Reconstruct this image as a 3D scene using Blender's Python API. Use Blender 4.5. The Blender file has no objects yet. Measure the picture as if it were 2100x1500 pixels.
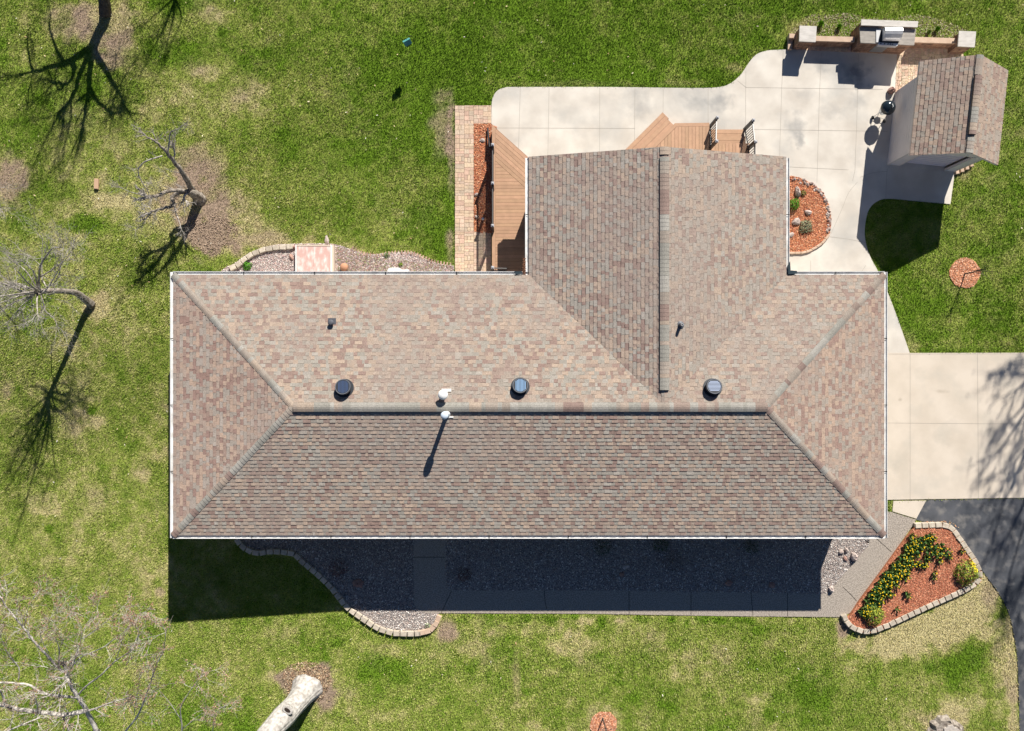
import bpy, math, random
import numpy as np
from mathutils import Vector, Matrix
from mathutils.geometry import tessellate_polygon

# ------------------------------------------------------------------ camera, sky, sun, exposure
scene = bpy.context.scene
H = 28.0                      # drone height, metres
cam_d = bpy.data.cameras.new("camera"); cam = bpy.data.objects.new("camera", cam_d)
scene.collection.objects.link(cam); scene.camera = cam
cam.location = (0, 0, H); cam.rotation_euler = (0, 0, 0)
cam_d.lens = 24; cam_d.sensor_width = 36; cam_d.clip_start = 0.1; cam_d.clip_end = 3000

world = bpy.data.worlds.new("World"); scene.world = world; world.use_nodes = True
wn = world.node_tree.nodes; wl = world.node_tree.links
bg = wn["Background"]; sky = wn.new("ShaderNodeTexSky"); sky.sky_type = 'NISHITA'
sky.sun_disc = False
SUN = Vector((0.529, 1.426, 1.0)).normalized()
sky.sun_elevation = math.asin(SUN.z); sky.sun_rotation = math.atan2(SUN.x, SUN.y)
sky.air_density = 1.0; sky.dust_density = 0.0; sky.ozone_density = 3.5; sky.altitude = 4000
wl.new(sky.outputs[0], bg.inputs[0]); bg.inputs[1].default_value = 0.05
sd = bpy.data.lights.new("sun", 'SUN'); sun = bpy.data.objects.new("sun", sd)
scene.collection.objects.link(sun)
sd.energy = 5.0; sd.angle = math.radians(0.5); sd.color = (1.0, 0.95, 0.87)
sun.rotation_euler = SUN.to_track_quat('Z', 'Y').to_euler(); sun.location = (20, 50, 40)
vs = scene.view_settings
vs.view_transform = 'Standard'; vs.look = 'None'; vs.gamma = 1.0; vs.use_curve_mapping = False
vs.exposure = 0.70

# ------------------------------------------------------------------ measuring helpers
S = 50.0
COL = scene.collection
def PX(px, py, z=0.0):
    k = 1 - z / H
    return ((px - 1050) / S * k, (750 - py) / S * k, z)
def XY(px, py, z=0.0):
    p = PX(px, py, z); return (p[0], p[1])
def PP(pts, z=0.0): return [XY(a, b, z) for a, b in pts]
def SH(qx, qy, z):            # the point at height z whose shadow falls on this spot of the ground
    return ((qx - 1050) / S + .529 * z, (750 - qy) / S + 1.426 * z, z)
def sstep(a, b, x):
    t = np.clip((np.asarray(x, float) - a) / (b - a), 0, 1); return t * t * (3 - 2 * t)
def gz(x, y):                 # the lawn falls away to the south-west
    x = np.asarray(x, float); y = np.asarray(y, float)
    f = np.clip(-7 - x, 0, None); f = np.where(f > 9, 9 + (f - 9) * .3, f)
    return -0.02 - 0.062 * f * (1 - sstep(-4.0, 2.5, y))
def gzs(x, y): return float(gz(x, y))

# ------------------------------------------------------------------ noise in numpy
def _h(ix, iy, seed):
    n = (ix.astype(np.int64) * 374761393 + iy.astype(np.int64) * 668265263 + seed * 974634777) & 0x7fffffff
    n = ((n ^ (n >> 13)) * 1274126177) & 0x7fffffff
    return ((n ^ (n >> 16)) & 0xffff) / 65535.0
def vnoise(x, y, seed=0):
    x = np.asarray(x, float); y = np.asarray(y, float)
    ix = np.floor(x); iy = np.floor(y); fx = x - ix; fy = y - iy
    fx = fx * fx * (3 - 2 * fx); fy = fy * fy * (3 - 2 * fy)
    a = _h(ix, iy, seed); b = _h(ix + 1, iy, seed); c = _h(ix, iy + 1, seed); d = _h(ix + 1, iy + 1, seed)
    return (a * (1 - fx) + b * fx) * (1 - fy) + (c * (1 - fx) + d * fx) * fy
def fbm(x, y, seed=0, o=4):
    s = 0; a = .5; t = 0
    x = np.asarray(x, float); y = np.asarray(y, float)
    for i in range(o):
        s = s + a * vnoise(x * 2 ** i + 17 * i, y * 2 ** i - 9 * i, seed + i); t += a; a *= .55
    return s / t

# ------------------------------------------------------------------ materials
def lin(r, g, b):
    f = lambda c: (c / 255 / 12.92) if c / 255 <= .04045 else ((c / 255 + .055) / 1.055) ** 2.4
    return (f(r), f(g), f(b), 1)
def mat(name, c1, c2=None, scale=8.0, detail=4, rough=.8, bump=0.0, bscale=None, attr=False, rnd=0.0,
        metal=0.0, spec=.3, c3=None, s3=1.0, stretch=None, lo=.35, hi=.65):
    m = bpy.data.materials.new(name); m.use_nodes = True
    nt = m.node_tree; n = nt.nodes; l = nt.links; b = n["Principled BSDF"]
    b.inputs["Roughness"].default_value = rough; b.inputs["Metallic"].default_value = metal
    b.inputs["Specular IOR Level"].default_value = spec
    geo = n.new("ShaderNodeNewGeometry"); src = geo.outputs["Position"]
    if stretch:
        mp = n.new("ShaderNodeMapping"); mp.inputs["Scale"].default_value = stretch
        l.new(src, mp.inputs["Vector"]); src = mp.outputs["Vector"]
    def mix(a, bb, fac, mode='MIX'):
        x = n.new("ShaderNodeMix"); x.data_type = 'RGBA'; x.blend_type = mode
        for sock, v in ((x.inputs[0], fac), (x.inputs[6], a), (x.inputs[7], bb)):
            if hasattr(v, 'is_linked') or hasattr(v, 'links'): l.new(v, sock)
            else: sock.default_value = v
        return x.outputs[2]
    def noise(sc, lo_, hi_, d=detail):
        t = n.new("ShaderNodeTexNoise"); t.inputs["Scale"].default_value = sc; t.inputs["Detail"].default_value = d
        l.new(src, t.inputs["Vector"])
        r = n.new("ShaderNodeMapRange"); r.inputs[1].default_value = lo_; r.inputs[2].default_value = hi_
        l.new(t.outputs[0], r.inputs[0]); return r.outputs[0], t.outputs[0]
    if attr:
        a = n.new("ShaderNodeAttribute"); a.attribute_name = "Col"; col = a.outputs["Color"]
        if c2 is not None:
            f, _ = noise(scale, lo, hi)
            col = mix(col, mix(c1, c2, f), 1.0, 'MULTIPLY')
    elif c2 is not None:
        f, _ = noise(scale, lo, hi); col = mix(c1, c2, f)
    else: col = c1
    if c3 is not None:
        f, _ = noise(s3, .5, .75, 5); col = mix(col, c3, f)
    if rnd:
        oi = n.new("ShaderNodeObjectInfo"); hs = n.new("ShaderNodeHueSaturation")
        mr = n.new("ShaderNodeMapRange"); mr.inputs[3].default_value = 1 - rnd; mr.inputs[4].default_value = 1 + rnd
        l.new(oi.outputs["Random"], mr.inputs[0]); l.new(mr.outputs[0], hs.inputs["Value"])
        if hasattr(col, 'links'): l.new(col, hs.inputs["Color"])
        else: hs.inputs["Color"].default_value = col
        col = hs.outputs["Color"]
    if hasattr(col, 'links'): l.new(col, b.inputs["Base Color"])
    else: b.inputs["Base Color"].default_value = col
    if bump:
        _, t = noise(bscale or scale * 3, 0, 1, 5)
        bp = n.new("ShaderNodeBump"); bp.inputs["Strength"].default_value = 1.0; bp.inputs["Distance"].default_value = bump
        l.new(t, bp.inputs["Height"]); l.new(bp.outputs[0], b.inputs["Normal"])
    return m

M = {}
M['shingle'] = mat('asphalt shingle granules', (.80, .80, .80, 1), (1.15, 1.15, 1.15, 1), scale=28, rough=.92, attr=True, bump=.003, bscale=60, spec=.1)
M['underlay'] = mat('dark roofing underlay', (.05, .045, .04, 1), rough=.95)
M['white'] = mat('white painted aluminium', (.70, .70, .69, 1), (.60, .60, .59, 1), scale=1.3, rough=.45, spec=.4)
M['gutter'] = mat('gutter lining', (.72, .72, .71, 1), (.42, .40, .37, 1), scale=2.6, detail=7, rough=.5, lo=.45, hi=.8)
M['siding'] = mat('light taupe siding', (.42, .38, .35, 1), (.46, .42, .39, 1), scale=3, rough=.7)
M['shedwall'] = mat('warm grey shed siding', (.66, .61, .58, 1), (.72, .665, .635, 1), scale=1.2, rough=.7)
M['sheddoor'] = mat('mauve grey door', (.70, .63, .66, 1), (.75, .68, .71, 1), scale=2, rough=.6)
M['trim'] = mat('pale trim paint', (.62, .57, .53, 1), rough=.6)
M['glass'] = mat('window glass', (.03, .04, .05, 1), rough=.08, spec=.6)
M['concrete'] = mat('patio concrete', (.54, .49, .425, 1), (.68, .63, .555, 1), scale=.9, detail=9, rough=.85, bump=.002, bscale=30,
                    c3=(.40, .39, .365, 1), s3=.42)
M['concrete_walk'] = mat('walk concrete', (.56, .485, .395, 1), (.63, .55, .455, 1), scale=1.1, detail=9, rough=.85, bump=.002, bscale=30,
                    c3=(.50, .45, .375, 1), s3=.9)
M['joint'] = mat('dark joint strip', (.37, .335, .285, 1), rough=.95)  # plain darker colour of the thin strips marking slab joints
M['aggregate'] = mat('exposed aggregate concrete', (.22, .19, .16, 1), (.46, .40, .34, 1), scale=24, detail=3, rough=.9, bump=.004, bscale=40)
M['asphalt'] = mat('worn asphalt', (.045, .050, .059, 1), (.105, .108, .118, 1), scale=.9, detail=9, rough=.75, bump=.004, bscale=50,
                   c3=(.20, .19, .18, 1), s3=2.3)
M['soil'] = mat('lawn soil and thatch', (.55, .55, .55, 1), (1.35, 1.35, 1.35, 1), scale=22, detail=6, rough=1, attr=True, bump=.02, bscale=26, spec=.05)
M['grass'] = mat('grass blade', (.85, .85, .85, 1), (1.1, 1.1, 1.1, 1), scale=30, rough=.75, attr=True, spec=.15)
M['bits'] = mat('chips and pebbles', (.85, .85, .85, 1), (1.1, 1.1, 1.1, 1), scale=40, rough=.85, attr=True, spec=.2)
M['mulchbase'] = mat('red mulch', (.42, .16, .085, 1), (.55, .23, .13, 1), scale=20, rough=1, bump=.008, bscale=30, spec=.05)
M['gravelbase'] = mat('gravel bed', (.24, .205, .19, 1), (.38, .335, .305, 1), scale=30, detail=4, rough=1, bump=.015, bscale=35, spec=.1)
M['sand'] = mat('joint sand', (.20, .15, .11, 1), (.28, .21, .15, 1), scale=8, rough=1)
M['paver'] = mat('clay paver', (.85, .85, .85, 1), (1.12, 1.12, 1.12, 1), scale=16, rough=.9, attr=True, bump=.003, bscale=40)
DECK = (.465, .282, .175); _dr = random.Random(9)
def dcol(): k = _dr.uniform(.90, 1.08); return (DECK[0] * k, DECK[1] * k * _dr.uniform(.98, 1.02), DECK[2] * k)
M['deck'] = mat('tan composite decking', (.93, .93, .93, 1), (1.06, 1.06, 1.06, 1), scale=5.0, detail=7, rough=.65, attr=True, bump=.001, bscale=30)
M['deckdark'] = mat('deck framing', (.16, .085, .05, 1), rough=.8)
M['black'] = mat('black metal', (.018, .018, .022, 1), rough=.45, spec=.4)
M['railtop'] = mat('grey rail cap', (.13, .125, .12, 1), rough=.4)
M['blockcap'] = mat('tan edging block', (.42, .36, .28, 1), (.56, .49, .40, 1), scale=9, rough=.95, bump=.006, bscale=30, rnd=.14)
M['wallblock'] = mat('brown split face block', (.20, .12, .085, 1), (.36, .235, .165, 1), scale=5, detail=5, rough=.95, bump=.03, bscale=14)
def brickify(m, sx, sz, mort):
    nt = m.node_tree; n = nt.nodes; l = nt.links; b = n["Principled BSDF"]; cur = b.inputs["Base Color"].links[0].from_socket
    geo = n.new("ShaderNodeNewGeometry"); sp = n.new("ShaderNodeSeparateXYZ"); l.new(geo.outputs["Position"], sp.inputs[0]); ad = n.new("ShaderNodeMath"); ad.operation = 'ADD'; l.new(sp.outputs[0], ad.inputs[0]); l.new(sp.outputs[1], ad.inputs[1])
    cb_ = n.new("ShaderNodeCombineXYZ"); l.new(ad.outputs[0], cb_.inputs[0]); l.new(sp.outputs[2], cb_.inputs[1]); bt_ = n.new("ShaderNodeTexBrick"); l.new(cb_.outputs[0], bt_.inputs["Vector"])
    for k, v in (("Scale", 1.0), ("Mortar Size", .008), ("Brick Width", sx), ("Row Height", sz)): bt_.inputs[k].default_value = v
    bt_.inputs["Color1"].default_value = (1.25, 1.15, 1.05, 1); bt_.inputs["Color2"].default_value = (.75, .72, .72, 1); bt_.inputs["Mortar"].default_value = mort
    mx = n.new("ShaderNodeMix"); mx.data_type = 'RGBA'; mx.blend_type = 'MULTIPLY'; mx.inputs[0].default_value = 1; l.new(cur, mx.inputs[6]); l.new(bt_.outputs[0], mx.inputs[7]); l.new(mx.outputs[2], b.inputs["Base Color"])
brickify(M['wallblock'], .42, .15, (.35, .3, .28, 1))
M['capstone'] = mat('tan cap stone', (.50, .36, .26, 1), (.58, .43, .32, 1), scale=4, rough=.9, bump=.004)
M['granite'] = mat('pale stone counter', (.46, .43, .39, 1), (.58, .545, .50, 1), scale=3.5, detail=8, rough=.55, stretch=(1, 3, 1))
M['granite_dark'] = mat('grey brown counter', (.26, .235, .205, 1), (.36, .325, .285, 1), scale=4.5, detail=8, rough=.5, stretch=(1, 3, 1))
M['steel'] = mat('brushed stainless', (.62, .62, .62, 1), (.70, .69, .68, 1), scale=6, rough=.34, metal=.45)
M['steeldark'] = mat('dull steel', (.30, .30, .29, 1), rough=.5, metal=.4)
M['kettle'] = mat('glossy blue black enamel', (.012, .02, .026, 1), rough=.12, spec=.7)
M['vent'] = mat('dark vent housing', (.028, .032, .04, 1), rough=.4, spec=.5)
M['ventring'] = mat('grey vent ring', (.13, .14, .16, 1), rough=.4)
M['slat'] = mat('blue grey slat', (.24, .33, .46, 1), rough=.35, spec=.6)
M['rubber'] = mat('grey pipe boot', (.10, .105, .12, 1), rough=.5)
M['pipegrey'] = mat('grey plastic pipe', (.36, .36, .36, 1), rough=.5)
M['leafdebris'] = mat('brown dry leaves', (.14, .06, .035, 1), (.28, .13, .07, 1), scale=25, rough=1, bump=.02)
M['splash'] = mat('dark splash guard', (.03, .045, .055, 1), rough=.4)
M['hatch'] = mat('pink weathered boards', (.58, .375, .33, 1), (.74, .67, .62, 1), scale=3.2, detail=8, rough=.8, stretch=(2, 1, 1), lo=.45, hi=.7)
M['hatchframe'] = mat('cream frame', (.60, .50, .40, 1), rough=.8)
M['bark'] = mat('grey brown bark', (.13, .105, .085, 1), (.38, .335, .28, 1), scale=9, detail=7, rough=.95, bump=.02, bscale=30)
M['barkdark'] = mat('dark bark', (.05, .038, .032, 1), (.11, .09, .075, 1), scale=10, detail=6, rough=.95, bump=.02, bscale=30)
M['barkpale'] = mat('pale branch bark', (.22, .19, .165, 1), (.52, .48, .43, 1), scale=8, detail=7, rough=.95, bump=.008, bscale=40)
M['barkwhite'] = mat('whitish weathered trunk', (.30, .275, .245, 1), (.56, .53, .485, 1), scale=7, detail=9, rough=.95, bump=.02, bscale=22, stretch=(1, 1, 1))
M['barkcream'] = mat('cream twig bark', (.36, .325, .285, 1), (.68, .64, .58, 1), scale=8, detail=7, rough=.95, bump=.006, bscale=40)
M['heart'] = mat('cut wood face', (.52, .38, .25, 1), (.40, .27, .17, 1), scale=12, rough=.9)
M['hole'] = mat('dark hollow', (.03, .02, .015, 1), rough=1)
M['bud'] = mat('red brown buds', (.58, .32, .22, 1), (.72, .46, .32, 1), scale=14, rough=.8)
M['oldbrick'] = mat('weathered brick', (.34, .20, .15, 1), (.46, .33, .24, 1), scale=8, rough=.95, rnd=.25)
M['postcap'] = mat('pale post cap', (.36, .36, .38, 1), rough=.3)
M['rock'] = mat('pink grey rock', (.34, .27, .24, 1), (.52, .44, .39, 1), scale=6, detail=6, rough=.95, bump=.02, bscale=12, rnd=.2)
M['rockred'] = mat('red brown rock', (.26, .15, .125, 1), (.40, .25, .20, 1), scale=6, detail=6, rough=.95, bump=.02, bscale=12, rnd=.15)
M['foliage'] = mat('leaf', (.85, .85, .85, 1), (1.1, 1.1, 1.1, 1), scale=20, rough=.7, attr=True, spec=.2)
M['yellow'] = mat('yellow petals', (.85, .62, .02, 1), rough=.6)
M['teal'] = mat('teal painted metal', (.05, .22, .22, 1), (.12, .36, .34, 1), scale=20, rough=.4)
M['wood'] = mat('raw pine block', (.52, .34, .22, 1), rough=.8)
M['whiteplastic'] = mat('white plastic', (.78, .78, .76, 1), rough=.4)
M['clay'] = mat('terracotta', (.48, .25, .15, 1), rough=.85)

# ------------------------------------------------------------------ mesh helpers
class MB:
    def __init__(s): s.v = []; s.f = []; s.m = []; s.c = []
    def add(s, vs, fs, mi=0, col=None):
        o = len(s.v); s.v.extend(tuple(v) for v in vs)
        for f in fs: s.f.append(tuple(i + o for i in f)); s.m.append(mi); s.c.append(col or (1, 1, 1))
    def box(s, x0, y0, z0, x1, y1, z1, mi=0, M4=None, col=None):
        v = [(x0, y0, z0), (x1, y0, z0), (x1, y1, z0), (x0, y1, z0), (x0, y0, z1), (x1, y0, z1), (x1, y1, z1), (x0, y1, z1)]
        if M4: v = [tuple(M4 @ Vector(p)) for p in v]
        s.add(v, [(3, 2, 1, 0), (4, 5, 6, 7), (0, 1, 5, 4), (1, 2, 6, 5), (2, 3, 7, 6), (3, 0, 4, 7)], mi, col)
    def prism(s, poly, z0, z1, mi=0, col=None, side=None):
        n = len(poly); ar = sum(poly[i][0] * poly[(i + 1) % n][1] - poly[(i + 1) % n][0] * poly[i][1] for i in range(n))
        if ar < 0: poly = poly[::-1]
        f0 = z0 if callable(z0) else (lambda x, y: z0); f1 = z1 if callable(z1) else (lambda x, y: z1)
        top = [(x, y, f1(x, y)) for x, y in poly]; bot = [(x, y, f0(x, y)) for x, y in poly]
        if n <= 4: tr = [tuple(range(n))]
        else: 
            tr = []
            for t in tessellate_polygon([[Vector((x, y, 0)) for x, y in poly]]):
                a, b, c = t
                cr = (poly[b][0] - poly[a][0]) * (poly[c][1] - poly[a][1]) - (poly[b][1] - poly[a][1]) * (poly[c][0] - poly[a][0])
                tr.append((a, b, c) if cr > 0 else (a, c, b))
        s.add(top, tr, mi, col)
        s.add(bot, [t[::-1] for t in tr], mi, col)
        v = bot + top
        s.add(v, [(i, (i + 1) % n, (i + 1) % n + n, i + n) for i in range(n)], mi if side is None else side, col)
    def tube(s, pts, rad, n=8, mi=0, cap=True, col=None):
        pts = [Vector(p) for p in pts]; k = len(pts)
        if not hasattr(rad, '__len__'): rad = [rad] * k
        vs_ = []; ref = Vector((0.3, 0.2, 1)).normalized()
        for i in range(k):
            t = (pts[min(i + 1, k - 1)] - pts[max(i - 1, 0)])
            t = t.normalized() if t.length > 1e-9 else Vector((0, 0, 1))
            if abs(t.dot(ref)) > .95: ref = Vector((1, 0.1, 0)).normalized()
            a = (ref - t * ref.dot(t)).normalized(); b = t.cross(a); ref = a
            for j in range(n):
                an = 2 * math.pi * j / n
                vs_.append(pts[i] + (a * math.cos(an) + b * math.sin(an)) * rad[i])
        fs = [(i * n + j, i * n + (j + 1) % n, (i + 1) * n + (j + 1) % n, (i + 1) * n + j) for i in range(k - 1) for j in range(n)]
        if cap: fs += [tuple(range(n))[::-1], tuple(range((k - 1) * n, k * n))]
        s.add(vs_, fs, mi, col)
    def lathe(s, prof, cx=0, cy=0, n=24, mi=0, M4=None):
        vs_ = []
        for r, z in prof:
            for j in range(n):
                a = 2 * math.pi * j / n; p = Vector((cx + r * math.cos(a), cy + r * math.sin(a), z))
                vs_.append(M4 @ p if M4 else p)
        k = len(prof)
        fs = [(i * n + j, i * n + (j + 1) % n, (i + 1) * n + (j + 1) % n, (i + 1) * n + j) for i in range(k - 1) for j in range(n)]
        fs += [tuple(range(n))[::-1], tuple(range((k - 1) * n, k * n))]
        s.add(vs_, fs, mi)
    def build(s, name, mats, parent=None, smooth=False, colattr=False, loc=None):
        me = bpy.data.meshes.new(name); me.from_pydata(s.v, [], s.f)
        if not isinstance(mats, (list, tuple)): mats = [mats]
        for m in mats: me.materials.append(m)
        me.polygons.foreach_set("material_index", s.m)
        if smooth: me.polygons.foreach_set("use_smooth", [True] * len(s.f))
        if colattr:
            a = me.attributes.new("Col", 'FLOAT_COLOR', 'FACE')
            a.data.foreach_set("color", np.array([(c[0], c[1], c[2], 1) for c in s.c], dtype=np.float32).ravel())
        me.update()
        o = bpy.data.objects.new(name, me); COL.objects.link(o)
        if parent: o.parent = parent
        if loc: o.location = loc
        return o
def add_stains(m, spots, col):
    nt = m.node_tree; n = nt.nodes; l = nt.links; b = n["Principled BSDF"]; cur = b.inputs["Base Color"].links[0].from_socket
    geo = n.new("ShaderNodeNewGeometry"); nz = n.new("ShaderNodeTexNoise"); nz.inputs["Scale"].default_value = 3.0; nz.inputs["Detail"].default_value = 8
    l.new(geo.outputs["Position"], nz.inputs["Vector"])
    for px, py, rx, ry, st in spots:
        x, y = XY(px, py); mp = n.new("ShaderNodeMapping"); mp.vector_type = 'POINT'; mp.inputs["Scale"].default_value = (S / rx, S / ry, 0); mp.inputs["Location"].default_value = (-x * S / rx, -y * S / ry, 0)
        l.new(geo.outputs["Position"], mp.inputs["Vector"]); ln = n.new("ShaderNodeVectorMath"); ln.operation = 'LENGTH'; l.new(mp.outputs[0], ln.inputs[0])
        ad = n.new("ShaderNodeMath"); ad.operation = 'MULTIPLY_ADD'; ad.inputs[1].default_value = 2.6; l.new(nz.outputs[0], ad.inputs[0]); l.new(ln.outputs["Value"], ad.inputs[2])
        mr = n.new("ShaderNodeMapRange"); mr.inputs[1].default_value = 2.55; mr.inputs[2].default_value = 1.4; mr.inputs[4].default_value = st; l.new(ad.outputs[0], mr.inputs[0])
        mx = n.new("ShaderNodeMix"); mx.data_type = 'RGBA'; l.new(mr.outputs[0], mx.inputs[0]); l.new(cur, mx.inputs[6]); mx.inputs[7].default_value = col; cur = mx.outputs[2]
    l.new(cur, b.inputs["Base Color"])
add_stains(M['concrete'], [(1478, 208, 24, 20, .6), (1425, 215, 22, 14, .38), (1312, 222, 24, 28, .35), (1632, 262, 18, 36, .5), (1755, 152, 26, 26, .95), (1760, 205, 20, 16, .35), (1706, 230, 26, 16, .3), (1650, 195, 22, 14, .25), (1405, 195, 20, 14, .25), (1760, 320, 20, 30, .2), (1290, 190, 30, 14, .2), (1685, 135, 16, 18, .5), (1640, 290, 10, 14, .5)], (.235, .235, .235, 1))
add_stains(M['concrete_walk'], [(1930, 803, 14, 4, .4), (1850, 960, 20, 30, .15), (1960, 905, 60, 20, .12), (1846, 820, 4, 4, .5)], (.32, .27, .2, 1))
def tag(o, label=None, cat=None, group=None, kind=None):
    if label: o['label'] = label
    if cat: o['category'] = cat
    if group: o['group'] = group
    if kind: o['kind'] = kind
    return o
def empty(name, label, cat, loc=(0, 0, 0), rz=0, group=None):
    o = bpy.data.objects.new(name, None); COL.objects.link(o); o.location = loc; o.rotation_euler = (0, 0, rz)
    o.empty_display_size = .2
    return tag(o, label, cat, group)
def copy_tree(o, parent=None):
    c = o.copy(); COL.objects.link(c)
    if parent: c.parent = parent
    for ch in list(o.children): copy_tree(ch, c)
    return c
def keep(ob, pts_parent):    # parent without moving: children carry world coordinates, the Empty stands at the base
    pass
def clip(poly, cv):          # clip polygon by convex ccw polygon
    out = list(poly); n = len(cv)
    for i in range(n):
        a = cv[i]; b = cv[(i + 1) % n]; ex, ey = b[0] - a[0], b[1] - a[1]
        inp = out; out = []
        if not inp: return []
        d = [ex * (p[1] - a[1]) - ey * (p[0] - a[0]) for p in inp]
        for j in range(len(inp)):
            p, q = inp[j], inp[(j + 1) % len(inp)]; dp, dq = d[j], d[(j + 1) % len(inp)]
            if dp >= 0: out.append(p)
            if (dp >= 0) != (dq >= 0):
                t = dp / (dp - dq); out.append((p[0] + (q[0] - p[0]) * t, p[1] + (q[1] - p[1]) * t))
    return out
def ccw(p):
    a = sum(p[i][0] * p[(i + 1) % len(p)][1] - p[(i + 1) % len(p)][0] * p[i][1] for i in range(len(p)))
    return p if a > 0 else p[::-1]
def curve(pts, n=6):         # Catmull-Rom through points
    out = []; k = len(pts)
    for i in range(k - 1):
        p0 = pts[max(i - 1, 0)]; p1 = pts[i]; p2 = pts[i + 1]; p3 = pts[min(i + 2, k - 1)]
        for j in range(n):
            t = j / n
            out.append(tuple(.5 * (2 * p1[d] + (p2[d] - p0[d]) * t + (2 * p0[d] - 5 * p1[d] + 4 * p2[d] - p3[d]) * t * t +
                                   (-p0[d] + 3 * p1[d] - 3 * p2[d] + p3[d]) * t ** 3) for d in range(len(p1))))
    out.append(tuple(pts[-1])); return out
def inside(x, y, poly):
    x = np.asarray(x); y = np.asarray(y); r = np.zeros(x.shape, bool); n = len(poly); j = n - 1
    for i in range(n):
        xi, yi = poly[i]; xj, yj = poly[j]
        c = ((yi > y) != (yj > y)) & (x < (xj - xi) * (y - yi) / ((yj - yi) or 1e-12) + xi)
        r ^= c; j = i
    return r

# ------------------------------------------------------------------ outlines on the ground (photo measurements -> metres)
patio_px = curve([(1008, 300), (1008, 225), (1011, 200), (1022, 185), (1040, 179)], 4) + \
    curve([(1041, 179), (1250, 179), (1420, 181), (1475, 179), (1500, 170), (1520, 152), (1535, 130), (1550, 113), (1570, 105), (1590, 103), (1617, 102)], 5) + \
    [(1840, 112), (1835, 194), (1870, 220), (1965, 300), (1958, 352), (1949, 418)] + \
    curve([(1948, 419), (1880, 413), (1820, 408), (1795, 416), (1781, 432), (1775, 455), (1773, 480), (1777, 505), (1786, 530), (1800, 556), (1816, 590), (1832, 630), (1850, 680), (1866, 726)], 5)
patio_px = [p for i, p in enumerate(patio_px)] + [(1700, 726), (1700, 600), (1500, 600), (1100, 600), (1100, 400), (1008, 400)]
patio = PP(patio_px)
drive = PP([(1700, 724.5), (2500, 723), (2500, 1018), (2100, 1021), (1700, 1027)])
asph = PP([(1878, 1066), (1900, 1026.2), (2100, 1022.2), (2500, 1020), (2500, 2400), (2120, 2400)] +
          curve([(2100, 1900), (2091, 1500), (2089, 1400), (2084, 1330), (2070, 1262), (2050, 1220), (2020, 1178), (2000, 1150), (1960, 1090)], 5))
apron = PP([(1832, 1028), (1899, 1027), (1879, 1064), (1830, 1049)])
awalk = PP([(1700, 1030), (1826, 1050), (1879, 1066)] + curve([(1872, 1078), (1842, 1120), (1800, 1178), (1757, 1236), (1745, 1256), (1720, 1266)], 3) +
           [(1500, 1264), (1200, 1259), (908, 1258)] + curve([(875, 1258), (860, 1253), (850, 1243), (848, 1225)], 4) + [(848, 1060), (914, 1060)] +
           curve([(914, 1190), (918, 1203), (932, 1210), (950, 1211)], 4) + [(1200, 1211), (1693, 1218), (1700, 1214), (1782, 1118), (1790, 1030)])
bed_left = PP([(900, 1040), (900, 1262)] + curve([(896, 1270), (885, 1285), (870, 1297), (845, 1301), (815, 1301), (790, 1296), (768, 1287), (745, 1272), (722, 1256), (706, 1240), (692, 1222),
          (672, 1198), (650, 1177), (630, 1160), (612, 1148), (595, 1136), (565, 1131), (535, 1133), (510, 1129), (492, 1118), (478, 1100)], 4) + [(470, 1040)])
bed_front = PP([(900, 1040), (900, 1225), (1700, 1230), (1795, 1110), (1795, 1040)])
gbed_n = PP(curve([(440, 600), (455, 556), (480, 541), (505, 524), (530, 512), (560, 503), (590, 501), (640, 500), (690, 502), (720, 512), (760, 522), (800, 519), (845, 518), (875, 532), (905, 542), (931, 545)], 4) + [(931, 600)])
mulch_w = PP([(972, 254), (1006, 254), (1020, 262), (1020, 480), (972, 476)])
bed_e_px = [(1600, 362), (1622, 362)] + curve([(1630, 363), (1650, 370), (1675, 385), (1692, 406), (1701, 430), (1703, 455), (1700, 480), (1688, 498), (1668, 512), (1648, 519), (1622, 521)], 4) + [(1600, 521)]
bed_e = PP(bed_e_px)
fb_blocks_px = curve([(1877, 1079), (1905, 1078), (1935, 1078), (1953, 1085), (1968, 1104), (1986, 1130), (2002, 1154), (2010, 1176), (2006, 1192), (1990, 1205), (1960, 1220), (1900, 1247), (1840, 1275), (1800, 1292), (1775, 1296), (1752, 1289), (1740, 1279), (1733, 1267)], 8)
fbed = PP(fb_blocks_px + [(1740, 1262), (1757, 1237), (1800, 1179), (1842, 1121), (1872, 1082)])
pave_w = [PP([(933, 217), (1007.5, 217), (1007.5, 254), (933, 254)]), PP([(933, 254), (972, 254), (972, 476), (933, 476)]), PP([(933, 476), (1007.5, 476), (1007.5, 600), (933, 600)])]
pave_e = PP([(1840, 100), (1975, 112), (1980, 160), (1835, 200)])
pave_n = PP([(1628, 88), (1975, 100), (1975, 111), (1840, 112.5), (1617, 102.5)])
wallbed = PP(curve([(1612, 98), (1618, 68), (1640, 46), (1665, 30), (1700, 31), (1735, 26), (1780, 36), (1830, 38), (1880, 30), (1925, 40), (1958, 52), (1985, 66), (1975, 108)], 4))
houserect = [(-12.3, -6.0), (13.6, -6.0), (13.6, 3.1), (9.9, 3.1), (9.9, 7.3), (.94, 7.3), (.94, 3.1), (-12.3, 3.1)]
ring_r = [XY(1979, 560) + (.62,), XY(1238, 1487) + (.56,)]
shed_foot = [XY(1819, 338), XY(1957, 352), XY(1983, 196), XY(1835, 190)]
nograss = [patio, drive, asph, apron, awalk, bed_left, bed_front, gbed_n, mulch_w, bed_e, fbed, *pave_w, pave_n, houserect, shed_foot]

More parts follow.
